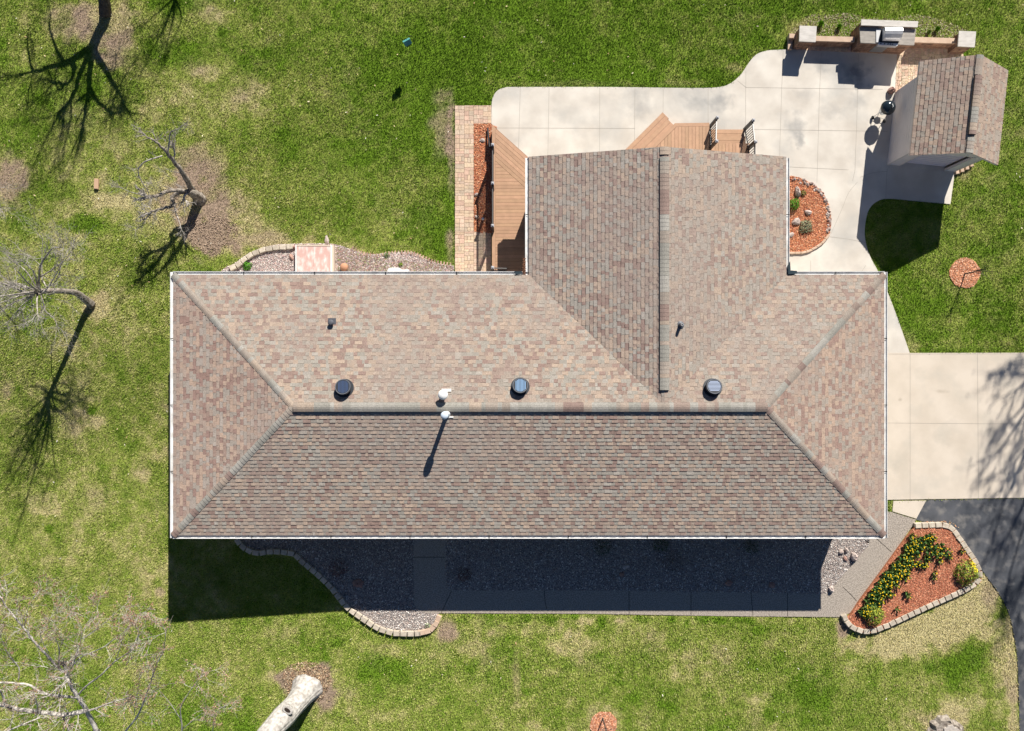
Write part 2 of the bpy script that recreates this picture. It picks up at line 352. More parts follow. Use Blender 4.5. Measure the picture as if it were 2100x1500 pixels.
# ------------------------------------------------------------------ the lawn: dryness and bare ground
DX = [0, 350, 700, 1050, 1400, 1750, 2100]; DY = [0, 375, 750, 1125, 1500]
DT = -.06 + np.array([[.30, .48, .33, .14, .12, .22, .35], [.50, .72, .34, .10, .18, .28, .28], [.58, .60, .60, .50, .40, .26, .25],
               [.56, .62, .50, .50, .50, .55, .66], [.48, .42, .42, .56, .48, .52, .62]])
BLOBS = [  # px, py, rx, ry, dryness, bare
    (430, 478, 62, 52, .2, .95), (400, 335, 55, 40, .3, .45), (340, 400, 60, 45, .2, .4), (520, 480, 70, 40, .35, .1), (400, 410, 60, 55, .2, .5), (415, 480, 45, 40, .1, .5),
    (200, 625, 30, 30, .6, .25), (215, 60, 75, 65, .5, .35), (240, 105, 50, 40, .3, .35), (150, 45, 50, 40, .4, .35), (230, 412, 35, 20, .5, .2),
    (10, 375, 48, 55, .4, .75), (0, 800, 18, 40, .4, .3), (625, 1405, 58, 52, .2, 1.2), (160, 850, 22, 14, .6, .2), (185, 868, 25, 14, .6, .2),
    (1930, 1285, 125, 32, .9, .0), (1850, 1322, 100, 30, .8, .0), (1990, 1245, 65, 48, .6, .0), (2050, 1320, 30, 70, .4, .0), (2075, 1370, 14, 120, .5, .25), (2030, 1210, 20, 30, .4, .4), (1730, 1290, 14, 18, .5, .8),
    (905, 270, 22, 70, .3, .45), (925, 300, 10, 90, .2, .5), (560, 495, 90, 16, .4, .35), (925, 500, 10, 40, .2, .6), (1640, 62, 50, 30, .5, .1), (1500, 138, 20, 10, .5, .2),
    (1100, 1290, 90, 16, .35, .15), (1180, 1320, 70, 22, .3, .05), (1060, 1400, 10, 60, .3, .3), (1240, 1480, 50, 45, .2, .2), (560, 1320, 40, 10, .1, 0), (790, 1330, 40, 14, .3, .1), (915, 1295, 18, 22, .5, .5),
    (820, 130, 120, 80, -.12, 0), (920, 470, 90, 60, -.25, 0), (650, 1340, 32, 30, -.4, 0), (600, 1330, 40, 20, -.2, 0), (770, 1375, 40, 22, -.35, 0), (1970, 1360, 60, 45, -.5, 0), (1870, 1330, 70, 20, -.1, 0), (1830, 1380, 60, 30, -.25, 0),
    (173, 845, 13, 11, -1.2, -.5), (80, 1090, 12, 10, -.6, 0), (350, 5, 60, 25, -.5, 0), (345, 110, 60, 35, -.3, 0), (170, 460, 35, 18, -.6, -.3), (110, 390, 60, 25, -.35, 0), (60, 240, 90, 90, -.1, 0), (500, 20, 60, 20, -.2, 0),
    (1590, 1470, 30, 20, -.3, 0), (1935, 1478, 60, 26, .6, .2), (2080, 1480, 12, 60, .3, .2), (1990, 1440, 50, 22, .3, 0), (1630, 1450, 60, 60, -.25, 0), (1850, 700, 35, 30, .4, .1), (1880, 705, 200, 10, .25, 0), (1180, 172, 130, 8, .3, .1), (1400, 170, 70, 8, .3, .1),
    (315, 1223, 12, 9, .6, .5), (60, 1040, 50, 20, .3, .1), (1975, 620, 40, 30, -.1, 0), (1120, 1475, 60, 22, -.25, 0), (450, 30, 40, 20, .3, .1), (430, 145, 45, 20, .35, .2), (500, 200, 40, 40, .25, .1), (1830, 330, 300, 0.1, 0, 0),
    (1133, 1275, 14, 9, -.5, 0), (1178, 1266, 9, 7, -.5, 0), (1235, 1277, 14, 12, -.5, 0), (1320, 1271, 22, 8, -.45, 0), (1378, 1272, 12, 8, -.5, 0), (1410, 1276, 10, 12, -.4, 0), (1440, 1270, 14, 8, -.5, 0), (1472, 1272, 16, 8, -.5, 0), (1530, 1272, 20, 8, -.5, 0), (1270, 1275, 16, 6, .4, .2), (1200, 1275, 14, 6, .4, .1), (1155, 1274, 12, 6, .4, .2), (1600, 1290, 60, 12, -.2, 0), (1300, 1430, 16, 12, -.4, 0), (1375, 1450, 14, 10, -.5, 0), (1090, 1420, 20, 12, -.4, 0), (960, 1330, 40, 14, .25, .05), (985, 1400, 10, 30, .2, 0), (1410, 1385, 50, 16, .2, 0), (1520, 1430, 60, 20, .2, 0), (75, 1060, 30, 10, .35, .1), (270, 980, 30, 14, .3, .05), (310, 900, 25, 40, .2, 0), (110, 1160, 40, 14, .25, 0), (130, 880, 30, 16, .25, .1), (1115, 1380, 30, 8, .3, .1),
    (1975, 357, 20, 16, .3, .3), (2000, 1465, 60, 20, .2, 0), (350, 1180, 3, 3, 0, 0), (560, 530, 60, 20, .3, .2), (700, 505, 30, 12, .3, .2), (495, 425, 30, 30, .3, .1)]
def lawnmaps(x, y):
    px = 1050 + x * S; py = 750 - y * S
    cx = np.clip(px, 0, 2099.9) / 350; cy = np.clip(py, 0, 1499.9) / 375
    i = cx.astype(int); j = cy.astype(int); fx = cx - i; fy = cy - j
    D = (DT[j, i] * (1 - fx) + DT[j, i + 1] * fx) * (1 - fy) + (DT[j + 1, i] * (1 - fx) + DT[j + 1, i + 1] * fx) * fy
    D = D + (fbm(x * .55, y * .55, 3) - .5) * .75 + (fbm(x * 2.1, y * 2.1, 9) - .5) * .75 + (fbm(x * 6, y * 6, 12, 3) - .5) * .55
    B = (fbm(x * .9 + 5, y * .9, 21) - .62) * 1.4 * np.clip(D * 1.4, 0, 1)
    w = (fbm(x * 1.7, y * 1.7, 31) - .5) * 1.1
    for a, b, rx, ry, dd, db in BLOBS:
        r = np.sqrt(((px - a) / rx) ** 2 + ((py - b) / ry) ** 2)
        f = 1 - sstep(.45, 1.35, r + w * 1.5)
        D = D + dd * f; B = B + db * f
    return np.clip(D, 0, 1), np.clip(B, 0, 1)
C_LUSH = np.array([.158, .272, .022]); C_DARK = np.array([.085, .175, .014]); C_YEL = np.array([.340, .385, .088]); C_STRAW = np.array([.68, .565, .33]); C_DIRT = np.array([.37, .275, .20])
def mixc(a, b, t): return a + (b - a) * t[..., None]
def lawncol(D, B):
    c = mixc(C_LUSH + np.zeros(D.shape + (3,)), C_YEL, np.clip(D * 1.6, 0, 1))
    c = mixc(c, C_STRAW, np.clip((D - .55) * 1.7, 0, 1)); return mixc(c, C_DIRT, np.clip(B * 1.5, 0, 1))
def build_lawn():
    def axis(a0, a1, st):
        f = np.arange(a0, a1 + 1e-6, st); far = [3, 7, 14, 28, 60, 130, 300, 700, 1500]
        return np.concatenate([[a0 - d for d in far[::-1]], f, [a1 + d for d in far]])
    xs = axis(-24, 24, .1); ys = axis(-18, 18, .1); X, Y = np.meshgrid(xs, ys); nx, ny = len(xs), len(ys)
    Z = gz(X, Y) + (fbm(X * .5, Y * .5, 77) - .5) * .03 * (np.abs(X) < 26)
    for poly in (patio, drive, asph, awalk, bed_front, *pave_w, pave_n, pave_e, houserect):   # keep the sheet under the slabs
        Z = np.where(inside(X, Y, poly), np.minimum(Z, -.06), Z)
    D, B = lawnmaps(X, Y); c = lawncol(D, B) * .80
    v = np.stack([X, Y, Z], -1).reshape(-1, 3); idx = np.arange(nx * ny).reshape(ny, nx)
    q = np.stack([idx[:-1, :-1], idx[:-1, 1:], idx[1:, 1:], idx[1:, :-1]], -1).reshape(-1, 4)
    me = bpy.data.meshes.new("lawn"); me.vertices.add(len(v)); me.vertices.foreach_set("co", v.astype(np.float32).ravel())
    me.loops.add(q.size); me.loops.foreach_set("vertex_index", q.astype(np.int32).ravel())
    me.polygons.add(len(q)); me.polygons.foreach_set("loop_start", np.arange(0, q.size, 4, dtype=np.int32))
    me.polygons.foreach_set("use_smooth", np.ones(len(q), bool)); me.update(calc_edges=True)
    a = me.attributes.new("Col", 'FLOAT_COLOR', 'POINT'); cc = np.ones((len(v), 4), np.float32); cc[:, :3] = c.reshape(-1, 3)
    a.data.foreach_set("color", cc.ravel()); me.materials.append(M['soil'])
    o = bpy.data.objects.new("lawn", me); COL.objects.link(o); tag(o, 'patchy spring lawn with bare earth and straw patches', 'lawn', kind='structure')
def tri_cloud(name, v, col, material, parent=None):   # v: (n,k,3) polygons
    n, k, _ = v.shape
    me = bpy.data.meshes.new(name); me.vertices.add(n * k); me.vertices.foreach_set("co", v.astype(np.float32).ravel())
    me.loops.add(n * k); me.loops.foreach_set("vertex_index", np.arange(n * k, dtype=np.int32))
    me.polygons.add(n); me.polygons.foreach_set("loop_start", np.arange(0, n * k, k, dtype=np.int32)); me.update(calc_edges=True)
    a = me.attributes.new("Col", 'FLOAT_COLOR', 'FACE'); cc = np.ones((n, 4), np.float32); cc[:, :3] = col
    a.data.foreach_set("color", cc.ravel()); me.materials.append(material)
    o = bpy.data.objects.new(name, me); COL.objects.link(o)
    if parent: o.parent = parent
    return o
def build_grass():
    rg = np.random.default_rng(5); N = 1250000
    x = rg.uniform(-21.6, 21.6, N); y = rg.uniform(-15.6, 15.6, N); jx = x + rg.normal(0, .025, N); jy = y + rg.normal(0, .025, N)
    bad = np.zeros(N, bool)
    for p in nograss: bad |= inside(jx, jy, p)
    for cx, cy, r in ring_r: bad |= (np.hypot(jx - cx, jy - cy) < r * (.9 + .2 * vnoise(jx * 6, jy * 6, 4)))
    x = x[~bad]; y = y[~bad]; D, B = lawnmaps(x, y); wb = inside(x, y, wallbed); B = np.where(wb, np.maximum(B, .35), B); D = np.where(wb, .9, D)
    kp = rg.random(len(x)) > B * .93; x = x[kp]; y = y[kp]; D = D[kp]; B = B[kp]; n = len(x)
    t = rg.random(n); dry = rg.random(n) < np.clip(D * 1.15 - .12, 0, .96)
    green = mixc(np.tile(C_DARK, (n, 1)), C_LUSH * 1.35, t); yel = mixc(np.tile(C_LUSH * 1.1, (n, 1)), C_YEL * 1.12, t)
    c = mixc(green, yel, np.clip(D * 1.7 + rg.normal(0, .15, n), 0, 1)); st = mixc(np.tile(C_YEL * 1.05, (n, 1)), C_STRAW * 1.08, rg.random(n) ** .8)
    c = np.where(dry[:, None], st, c)
    c = np.where((B > .3)[:, None] & dry[:, None], mixc(c, C_DIRT * 1.3, np.clip(B, 0, 1) * .7), c)
    c = c * .55 + lawncol(D, B) * .49
    an = rg.uniform(0, 2 * np.pi, n); L = rg.uniform(.025, .06, n) * (1.15 - .35 * D); W = rg.uniform(.005, .011, n); le = rg.uniform(.25, 1.25, n)
    dx, dy = np.cos(an), np.sin(an); z = gz(x, y) + .0
    p0 = np.stack([x - dy * W, y + dx * W, z - .005], -1); p1 = np.stack([x + dy * W, y - dx * W, z - .005], -1)
    mx = x + dx * L * np.sin(le) * .55; my = y + dy * L * np.sin(le) * .55; mz = z + L * np.cos(le) * .7 + .012
    p2 = np.stack([mx + dy * W * .8, my - dx * W * .8, mz], -1)
    p3 = np.stack([x + dx * L * np.sin(le) * 1.2, y + dy * L * np.sin(le) * 1.2, z + L * np.cos(le) * .9 + .012], -1)
    p4 = np.stack([mx - dy * W * .8, my + dx * W * .8, mz], -1)
    o = tri_cloud("grass", np.stack([p0, p1, p2, p3, p4], 1), c, M['grass'])
    tag(o, 'short patchy grass blades over the whole lawn', 'grass', kind='stuff')
def scatter_chips(name, polys, dens, zf, pal, sz, label, cat, seed, flat=.5, pebble=False, excl=(), parent=None):
    rg = np.random.default_rng(seed); V = []; Cc = []
    for poly in polys:
        P = np.array(poly); x0, y0 = P.min(0); x1, y1 = P.max(0); N = int((x1 - x0) * (y1 - y0) * dens)
        x = rg.uniform(x0, x1, N); y = rg.uniform(y0, y1, N); k = inside(x, y, poly)
        for e in excl: k &= ~inside(x, y, e)
        x = x[k]; y = y[k]; n = len(x)
        c = np.array(pal)[rg.integers(0, len(pal), n)] * rg.uniform(.65, 1.3, (n, 1))
        a = rg.uniform(0, 2 * np.pi, n); l = rg.uniform(sz[0], sz[1], n); w = l * rg.uniform(*( (.6, .95) if pebble else (.2, .5)), n)
        ux, uy = np.cos(a), np.sin(a); z = zf(x, y) + rg.uniform(.004, .02, n); tz = rg.normal(0, flat, n) * l
        if pebble:       # a low faceted stone: six sides, slanting faces
            K = 6; ring = []
            for q in range(K):
                th = 2 * np.pi * q / K; rr = rg.uniform(.8, 1.1, n)
                ring.append(np.stack([x + (ux * np.cos(th) * l - uy * np.sin(th) * w) * rr, y + (uy * np.cos(th) * l + ux * np.sin(th) * w) * rr, z - .012], -1))
            top = np.stack([x, y, z + w * .75], -1)
            for q in range(K):
                V.append(np.stack([ring[q], ring[(q + 1) % K], top], 1)); Cc.append(c)
        else:
            f = lambda s1, s2, dz: np.stack([x + ux * l * s1 - uy * w * s2, y + uy * l * s1 + ux * w * s2, z + dz], -1)
            V.append(np.stack([f(-1, -1, -tz), f(1, -1, tz), f(1, 1, tz + w * .5)], 1)); Cc.append(c)
            V.append(np.stack([f(-1, -1, -tz), f(1, 1, tz + w * .5), f(-1, 1, -tz + w * .5)], 1)); Cc.append(c)
    o = tri_cloud(name, np.concatenate(V), np.concatenate(Cc), M['bits'], parent)
    return tag(o, label, cat, kind='stuff')

build_lawn(); build_grass()

# ------------------------------------------------------------------ hard ground
def slab(name, poly, z0, z1, m, label, cat, lines=(), jm=None, w=.006):
    b = MB(); b.prism(poly, z0, z1)
    for ln in lines:
        P2 = [Vector(XY(*p)) for p in ln]
        for a, c in zip(P2[:-1], P2[1:]):
            d = (c - a); d.normalize(); n = Vector((-d.y, d.x)) * w
            b.add([(*(a - n), z1 + .003), (*(c - n), z1 + .003), (*(c + n), z1 + .003), (*(a + n), z1 + .003)], [(0, 1, 2, 3)], 1)
    return tag(b.build(name, [m, jm or M['joint']]), label, cat, kind='structure')
jl = [[(1067, 181), (1063, 320)], [(1126, 181), (1122, 400)], [(1230, 181), (1229, 400)], [(1302, 182), (1300, 400)], [(1360, 183), (1358, 400)], [(1452, 183), (1452, 300)],
      [(1529.5, 146), (1527, 400)], [(1606, 105), (1603, 180), (1599, 300), (1599, 400)], [(1684, 108), (1680, 200), (1675, 375)], [(1760, 112), (1757, 240), (1753, 350), (1748, 372)],
      [(1010, 263), (1302, 264)], [(1512, 166), (1530, 180)], [(1529, 180), (1810, 184)], [(1545, 266), (1680, 268), (1820, 270)], [(1560, 340), (1620, 343), (1740, 349)],
      curve([(1758, 374), (1740, 396), (1728, 425), (1715, 455), (1703, 481)], 4), [(1701, 486), (1740, 491), (1776, 498)], [(1662, 535), (1662, 600)], curve([(1764, 364), (1790, 355), (1819, 352)], 4),
      [(1819, 346), (1816, 408)], [(1775, 545), (1765, 560)]]
slab('patio', patio, -.12, .012, M['concrete'], 'pale stained concrete patio and curving walk with tooled joints', 'patio', jl)
slab('driveway', drive, -.12, .016, M['concrete_walk'], 'pale concrete driveway slab with tooled joints', 'driveway',
     [[(1866, 727), (1866, 1024)], [(2004, 727), (2006, 1022)], [(1720, 867), (2400, 872)], [(1822, 726.5), (2480, 725.5)]])
slab('road', asph, -.12, -.002, M['asphalt'], 'dark worn asphalt drive', 'asphalt')
slab('apron', apron, -.12, .008, M['concrete_walk'], 'small wedge of concrete beside the asphalt', 'path')
slab('path', awalk, -.12, .004, M['aggregate'], 'exposed aggregate front walk, half in shade', 'path',
     [[(926, 1212), (915, 1236), (904, 1259)], [(1116, 1211), (1118, 1235), (1121, 1249)], [(1290, 1212), (1290, 1260)], [(1417, 1213), (1417, 1262)], [(1540, 1216), (1544, 1262)],
      curve([(1728, 1204), (1743, 1218), (1757, 1233)], 3), [(1615, 1217), (1615, 1264)], [(1795, 1103), (1828, 1132)], [(848, 1143), (914, 1143)]], mat('crack', (.07, .06, .05, 1), rough=1), w=.012)

def paver_field(name, rects, label, colw, seed, ang=0, region=None):
    rg = random.Random(seed); b = MB()
    for poly in rects: b.prism(poly, -.1, .003, 0)
    pal = [(.60, .44, .31), (.64, .49, .345), (.60, .41, .31), (.56, .44, .33), (.62, .46, .35)]
    for poly in rects:
        cv = ccw(list(poly)); xs = [p[0] for p in poly]; ys = [p[1] for p in poly]; x = min(xs)
        while x < max(xs):
            y = min(ys) - rg.random() * .2
            while y < max(ys):
                hgt = rg.choice([.11, .155, .2]); nsub = rg.choice([1, 2, 2, 3]) if hgt > .12 else rg.choice([1, 2]); xx = x
                for q in range(nsub):
                    wq = colw / nsub
                    r = clip([(xx + .005, y + .005), (xx + wq - .005, y + .005), (xx + wq - .005, y + hgt - .005), (xx + .005, y + hgt - .005)], cv)
                    if len(r) > 2:
                        c = rg.choice(pal); k = rg.uniform(.85, 1.1); b.prism(r, .004, .018 + rg.uniform(0, .004), 1, tuple(v * k for v in c))
                    xx += wq
                y += hgt
            x += colw
    return tag(b.build(name, [M['sand'], M['paver']], colattr=True), label, 'paving', kind='structure')
paver_field('paver_walk', pave_w, 'pinkish tan paver walk along the side deck', .385, 3)
paver_field('paver_patch', [pave_e, pave_n], 'tan paver strip between the low wall and the shed', .27, 4)

# planting beds
def bed(name, poly, z, m, label, cat, hump=0):
    b = MB(); b.prism(poly, -.35, z); return tag(b.build(name, m), label, cat, kind='structure')
bed('gravel_bed_ground', bed_front, .0, M['gravelbase'], 'grey gravel ground along the front wall', 'gravel')
bed('gravel_bed_side_ground', bed_left, -.004, M['gravelbase'], 'grey gravel ground in the curved front bed', 'gravel')
bed('gravel_bed_back_ground', gbed_n, .006, M['gravelbase'], 'pink and white gravel ground behind the house', 'gravel')
bed('mulch_strip_ground', mulch_w, .008, M['mulchbase'], 'red mulch ground between paver walk and deck', 'mulch')
bed('mulch_half_round_ground', bed_e, .03, M['mulchbase'], 'red mulch ground in the half round bed', 'mulch')
bed('flower_bed_ground', fbed, .10, M['mulchbase'], 'red mulch ground in the flower bed', 'mulch')
GREY = [(.46, .41, .38), (.24, .21, .20), (.62, .57, .52), (.38, .30, .27), (.16, .15, .15), (.82, .79, .75), (.50, .40, .34), (.30, .26, .25)]
scatter_chips('gravel', [bed_front], 900, lambda x, y: 0 * x, GREY, (.014, .032), 'grey brown river gravel along the front of the house', 'gravel', 11, pebble=True, excl=[awalk])
scatter_chips('gravel', [bed_left], 900, lambda x, y: 0 * x, GREY, (.014, .032), 'grey gravel inside the curved block edging', 'gravel', 12, pebble=True, excl=[awalk])
scatter_chips('gravel', [gbed_n], 1300, lambda x, y: 0 * x + .006, [(.62, .46, .43), (.74, .68, .61), (.45, .34, .34), (.78, .74, .69), (.52, .37, .31), (.58, .48, .47)], (.014, .03), 'pink and white gravel in the bed behind the house', 'gravel', 13, pebble=True)
MUL = [(.60, .22, .10), (.68, .29, .14), (.48, .16, .085), (.72, .40, .24), (.40, .13, .075)]
MUL2 = [(.56, .205, .11), (.62, .24, .135), (.47, .165, .095), (.66, .33, .20), (.40, .135, .08)]
scatter_chips('mulch', [mulch_w], 1500, lambda x, y: 0 * x + .01, MUL, (.014, .036), 'orange red bark mulch in the strip beside the deck', 'mulch', 14, flat=.25)
scatter_chips('mulch', [bed_e], 2200, lambda x, y: 0 * x + .032, MUL, (.014, .036), 'orange red bark mulch in the half round bed', 'mulch', 15, flat=.25)
scatter_chips('mulch', [fbed], 2000, lambda x, y: 0 * x + .102, MUL2, (.012, .034), 'dark red bark mulch in the flower bed', 'mulch', 16, flat=.22)
for i, (cx, cy, r) in enumerate(ring_r):
    rr = random.Random(i); ring = [(cx + r * (1 + rr.uniform(-.07, .07)) * math.cos(a), cy + r * (1 + rr.uniform(-.07, .07)) * math.sin(a)) for a in np.linspace(0, 2 * math.pi, 18)[:-1]]
    bed('mulch_ring_ground', ring, .0, M['mulchbase'], 'round mulch ground under a sapling', 'mulch')
    scatter_chips('mulch', [ring], 1800, lambda x, y: 0 * x, [(.74, .36, .20), (.66, .29, .15), (.80, .50, .34), (.55, .22, .12)], (.014, .036), ['round patch of orange mulch around the sapling right of the house', 'round patch of orange mulch around the sapling on the front lawn'][i], 'mulch', 30 + i, flat=.25)
trunkring = [(XY(628, 1402)[0] + 1.0 * math.cos(a) * (1 + .12 * math.sin(3 * a)), XY(628, 1402)[1] + .95 * math.sin(a) * (1 + .1 * math.cos(2 * a))) for a in np.linspace(0, 2 * math.pi, 25)[:-1]]
scatter_chips('wood_chips', [trunkring], 700, lambda x, y: gz(x, y) + .01, [(.34, .22, .14), (.46, .33, .20), (.24, .15, .10), (.55, .44, .30)], (.015, .045), 'brown wood chips around the whitish trunk', 'wood chips', 33)
dirt = [(XY(432, 482)[0] + 1.05 * math.cos(a) * (1 + .15 * math.sin(3 * a)), XY(432, 482)[1] + .85 * math.sin(a)) for a in np.linspace(0, 2 * math.pi, 25)[:-1]]
scatter_chips('dirt_clods', [dirt], 260, lambda x, y: gz(x, y) + .005, [(.34, .25, .185), (.40, .30, .22), (.26, .19, .14)], (.012, .04), 'loose brown earth clods beside the pruned tree', 'earth', 34, pebble=True)
scatter_chips('dry_leaf_litter', [wallbed], 420, lambda x, y: gz(x, y) + .01, [(.40, .33, .24), (.46, .39, .28), (.34, .28, .19), (.50, .43, .31), (.20, .26, .08)], (.012, .03), 'dry leaf litter behind the low block wall', 'leaf litter', 35, excl=[patio, pave_e])
scatter_chips('gravel_litter', [PP([(690, 506), (760, 526), (930, 548), (930, 560), (690, 560)])], 500, lambda x, y: 0 * x + .02, [(.42, .26, .22), (.34, .22, .20), (.26, .30, .12), (.50, .38, .28)], (.012, .035), 'purplish leaf and bark litter in the gravel right of the hatch', 'litter', 38, flat=.3)
scatter_chips('fallen_leaves', [PP([(0, 0), (700, 0), (930, 200), (930, 500), (500, 500), (345, 560), (345, 1100), (0, 1500)]), PP([(340, 1290), (1700, 1290), (2060, 1350), (2060, 1500), (340, 1500)]), PP([(940, 0), (2100, 0), (2100, 700), (2060, 140), (1600, 30), (1400, 160), (940, 160)])], .9, lambda x, y: gz(x, y) + .035, [(.62, .50, .28), (.70, .62, .42), (.45, .30, .16), (.78, .74, .62)], (.018, .04), 'scattered dry leaves lying on the lawn', 'fallen leaves', 37, flat=.3)
scatter_chips('bark_litter', [PP([(1868, 1076), (1880, 1070), (1950, 1068), (1975, 1090), (1965, 1082), (1940, 1071), (1885, 1072)])], 300, lambda x, y: 0 * x, [(.45, .24, .14), (.5, .35, .2)], (.02, .04), 'brown bark crumbs on the asphalt beside the flower bed', 'bark crumbs', 36)

# ------------------------------------------------------------------ the house
xL, xR, yT, yB = -12.75, 14.0, 3.51, -6.457; ZE = 2.53; TS = .2417
HD = (yT - yB) / 2; yr = (yT + yB) / 2; ZR = ZE + HD * TS
wl_, wr_, wN = .491, 10.35, 7.78; wc = (wl_ + wr_) / 2; WH = (wr_ - wl_) / 2; ZW = ZE + WH * TS
apx = (wc, yT - WH)           # where the wing ridge meets the north slope
house = empty('house', 'long single storey house with hipped brown shingle roof and a rear wing', 'house')
SHP = np.array([(.41, .325, .255), (.31, .30, .265), (.26, .18, .155), (.335, .285, .24), (.355, .34, .305), (.29, .22, .185), (.365, .295, .24)])
def shingle_plane(b, O, u, v, poly, tan, z0, seed, step=.138, dull=0.0, tint=(1, 1, 1)):
    """courses of laminated tabs; poly in plan (u,v) metres from eave line; u,v plan unit vectors"""
    rg = random.Random(seed); cv = ccw(list(poly)); us = [p[0] for p in poly]; vs_ = [p[1] for p in poly]
    mid = np.array((.315, .268, .235))
    i = 0; v0 = min(vs_)
    while v0 + i * step < max(vs_):
        va = v0 + i * step; vb = va + step; uu = min(us) - rg.random() * .3; raised = rg.random() < .5
        while uu < max(us):
            w = rg.choice([.09, .12, .14, .17, .2, .23, .27]); raised = not raised
            base_c = None
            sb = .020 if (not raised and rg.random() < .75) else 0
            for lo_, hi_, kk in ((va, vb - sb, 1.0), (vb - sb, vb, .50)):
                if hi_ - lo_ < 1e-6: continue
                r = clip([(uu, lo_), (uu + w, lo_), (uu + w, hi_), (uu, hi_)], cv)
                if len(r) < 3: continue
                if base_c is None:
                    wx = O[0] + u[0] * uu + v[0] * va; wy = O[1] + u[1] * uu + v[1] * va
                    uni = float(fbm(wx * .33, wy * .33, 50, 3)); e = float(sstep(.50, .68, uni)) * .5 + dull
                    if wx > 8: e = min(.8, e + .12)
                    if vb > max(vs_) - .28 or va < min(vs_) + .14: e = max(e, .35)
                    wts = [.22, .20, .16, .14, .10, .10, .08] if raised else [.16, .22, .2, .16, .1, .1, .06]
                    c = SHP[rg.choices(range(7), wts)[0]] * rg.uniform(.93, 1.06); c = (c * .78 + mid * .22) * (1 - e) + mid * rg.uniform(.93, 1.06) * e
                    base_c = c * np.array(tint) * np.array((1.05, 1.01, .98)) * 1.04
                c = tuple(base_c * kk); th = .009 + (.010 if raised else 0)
                n = len(r); top = []; bot = []
                for (a, q) in r:
                    h = th * (1 - (q - va) / step) + .002
                    x = O[0] + u[0] * a + v[0] * q; y = O[1] + u[1] * a + v[1] * q; z = z0 + tan * q
                    top.append((x, y, z + h)); bot.append((x, y, z - .004))
                flip = (u[0] * v[1] - u[1] * v[0]) < 0
                ft = tuple(range(n)); b.add(top, [ft[::-1] if flip else ft], 0, c)
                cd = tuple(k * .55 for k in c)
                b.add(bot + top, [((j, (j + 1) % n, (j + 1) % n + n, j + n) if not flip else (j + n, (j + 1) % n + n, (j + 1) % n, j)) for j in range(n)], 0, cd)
            uu += w
        i += 1
roof = MB(); W = xR - xL; g0 = .132
# south slope: u = +x, v = +y ; origin (xL,yB)
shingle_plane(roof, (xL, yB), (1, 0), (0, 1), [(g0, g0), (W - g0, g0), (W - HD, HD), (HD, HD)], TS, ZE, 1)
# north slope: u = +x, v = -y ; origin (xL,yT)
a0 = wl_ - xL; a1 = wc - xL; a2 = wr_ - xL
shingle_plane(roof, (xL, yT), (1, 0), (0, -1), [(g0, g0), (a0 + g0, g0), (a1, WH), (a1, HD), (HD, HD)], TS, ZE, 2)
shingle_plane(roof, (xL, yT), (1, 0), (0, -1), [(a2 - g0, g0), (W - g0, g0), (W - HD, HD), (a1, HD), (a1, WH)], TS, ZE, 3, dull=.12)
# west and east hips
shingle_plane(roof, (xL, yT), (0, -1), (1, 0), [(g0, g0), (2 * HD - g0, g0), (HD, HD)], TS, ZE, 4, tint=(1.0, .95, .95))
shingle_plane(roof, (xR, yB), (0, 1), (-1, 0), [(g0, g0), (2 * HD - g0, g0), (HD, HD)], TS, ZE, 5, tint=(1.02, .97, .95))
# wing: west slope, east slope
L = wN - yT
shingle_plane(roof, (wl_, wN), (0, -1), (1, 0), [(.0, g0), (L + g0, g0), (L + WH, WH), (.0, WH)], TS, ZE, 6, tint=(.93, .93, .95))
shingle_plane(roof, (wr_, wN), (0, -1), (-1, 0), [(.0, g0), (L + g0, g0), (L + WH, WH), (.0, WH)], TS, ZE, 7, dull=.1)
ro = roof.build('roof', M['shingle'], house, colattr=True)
# roof deck under the shingles
dk = MB(); t = .02; e = .118
def plane_slab(pts, th=.12):
    n = len(pts); top = [(x, y, z - t) for x, y, z in pts]; bot = [(x, y, z - t - th) for x, y, z in pts]
    dk.add(top, [tuple(range(n))], 0); dk.add(bot, [tuple(range(n))[::-1]], 1); dk.add(bot + top, [(i, (i + 1) % n, (i + 1) % n + n, i + n) for i in range(n)], 1)
ze = ZE + e * TS
plane_slab([(xL + e, yB + e, ze), (xR - e, yB + e, ze), (xR - HD, yr, ZR), (xL + HD, yr, ZR)])
plane_slab([(xL + e, yT - e, ze), (xL + HD, yr, ZR), (wc, yr, ZR), (wc, apx[1], ZW), (wl_, yT - e, ze)])
plane_slab([(wr_, yT - e, ze), (wc, apx[1], ZW), (wc, yr, ZR), (xR - HD, yr, ZR), (xR - e, yT - e, ze)])
plane_slab([(xL + e, yT - e, ze), (xL + e, yB + e, ze), (xL + HD, yr, ZR)]); plane_slab([(xR - e, yB + e, ze), (xR - e, yT - e, ze), (xR - HD, yr, ZR)])
plane_slab([(wl_ + e, wN - .02, ze), (wl_ + e, yT - e, ze), (wc, apx[1], ZW), (wc, wN - .02, ZW)]); plane_slab([(wc, wN - .02, ZW), (wc, apx[1], ZW), (wr_ - e, yT - e, ze), (wr_ - e, wN - .02, ze)])
dk.build('roof_deck', [M['underlay'], M['white']], house)
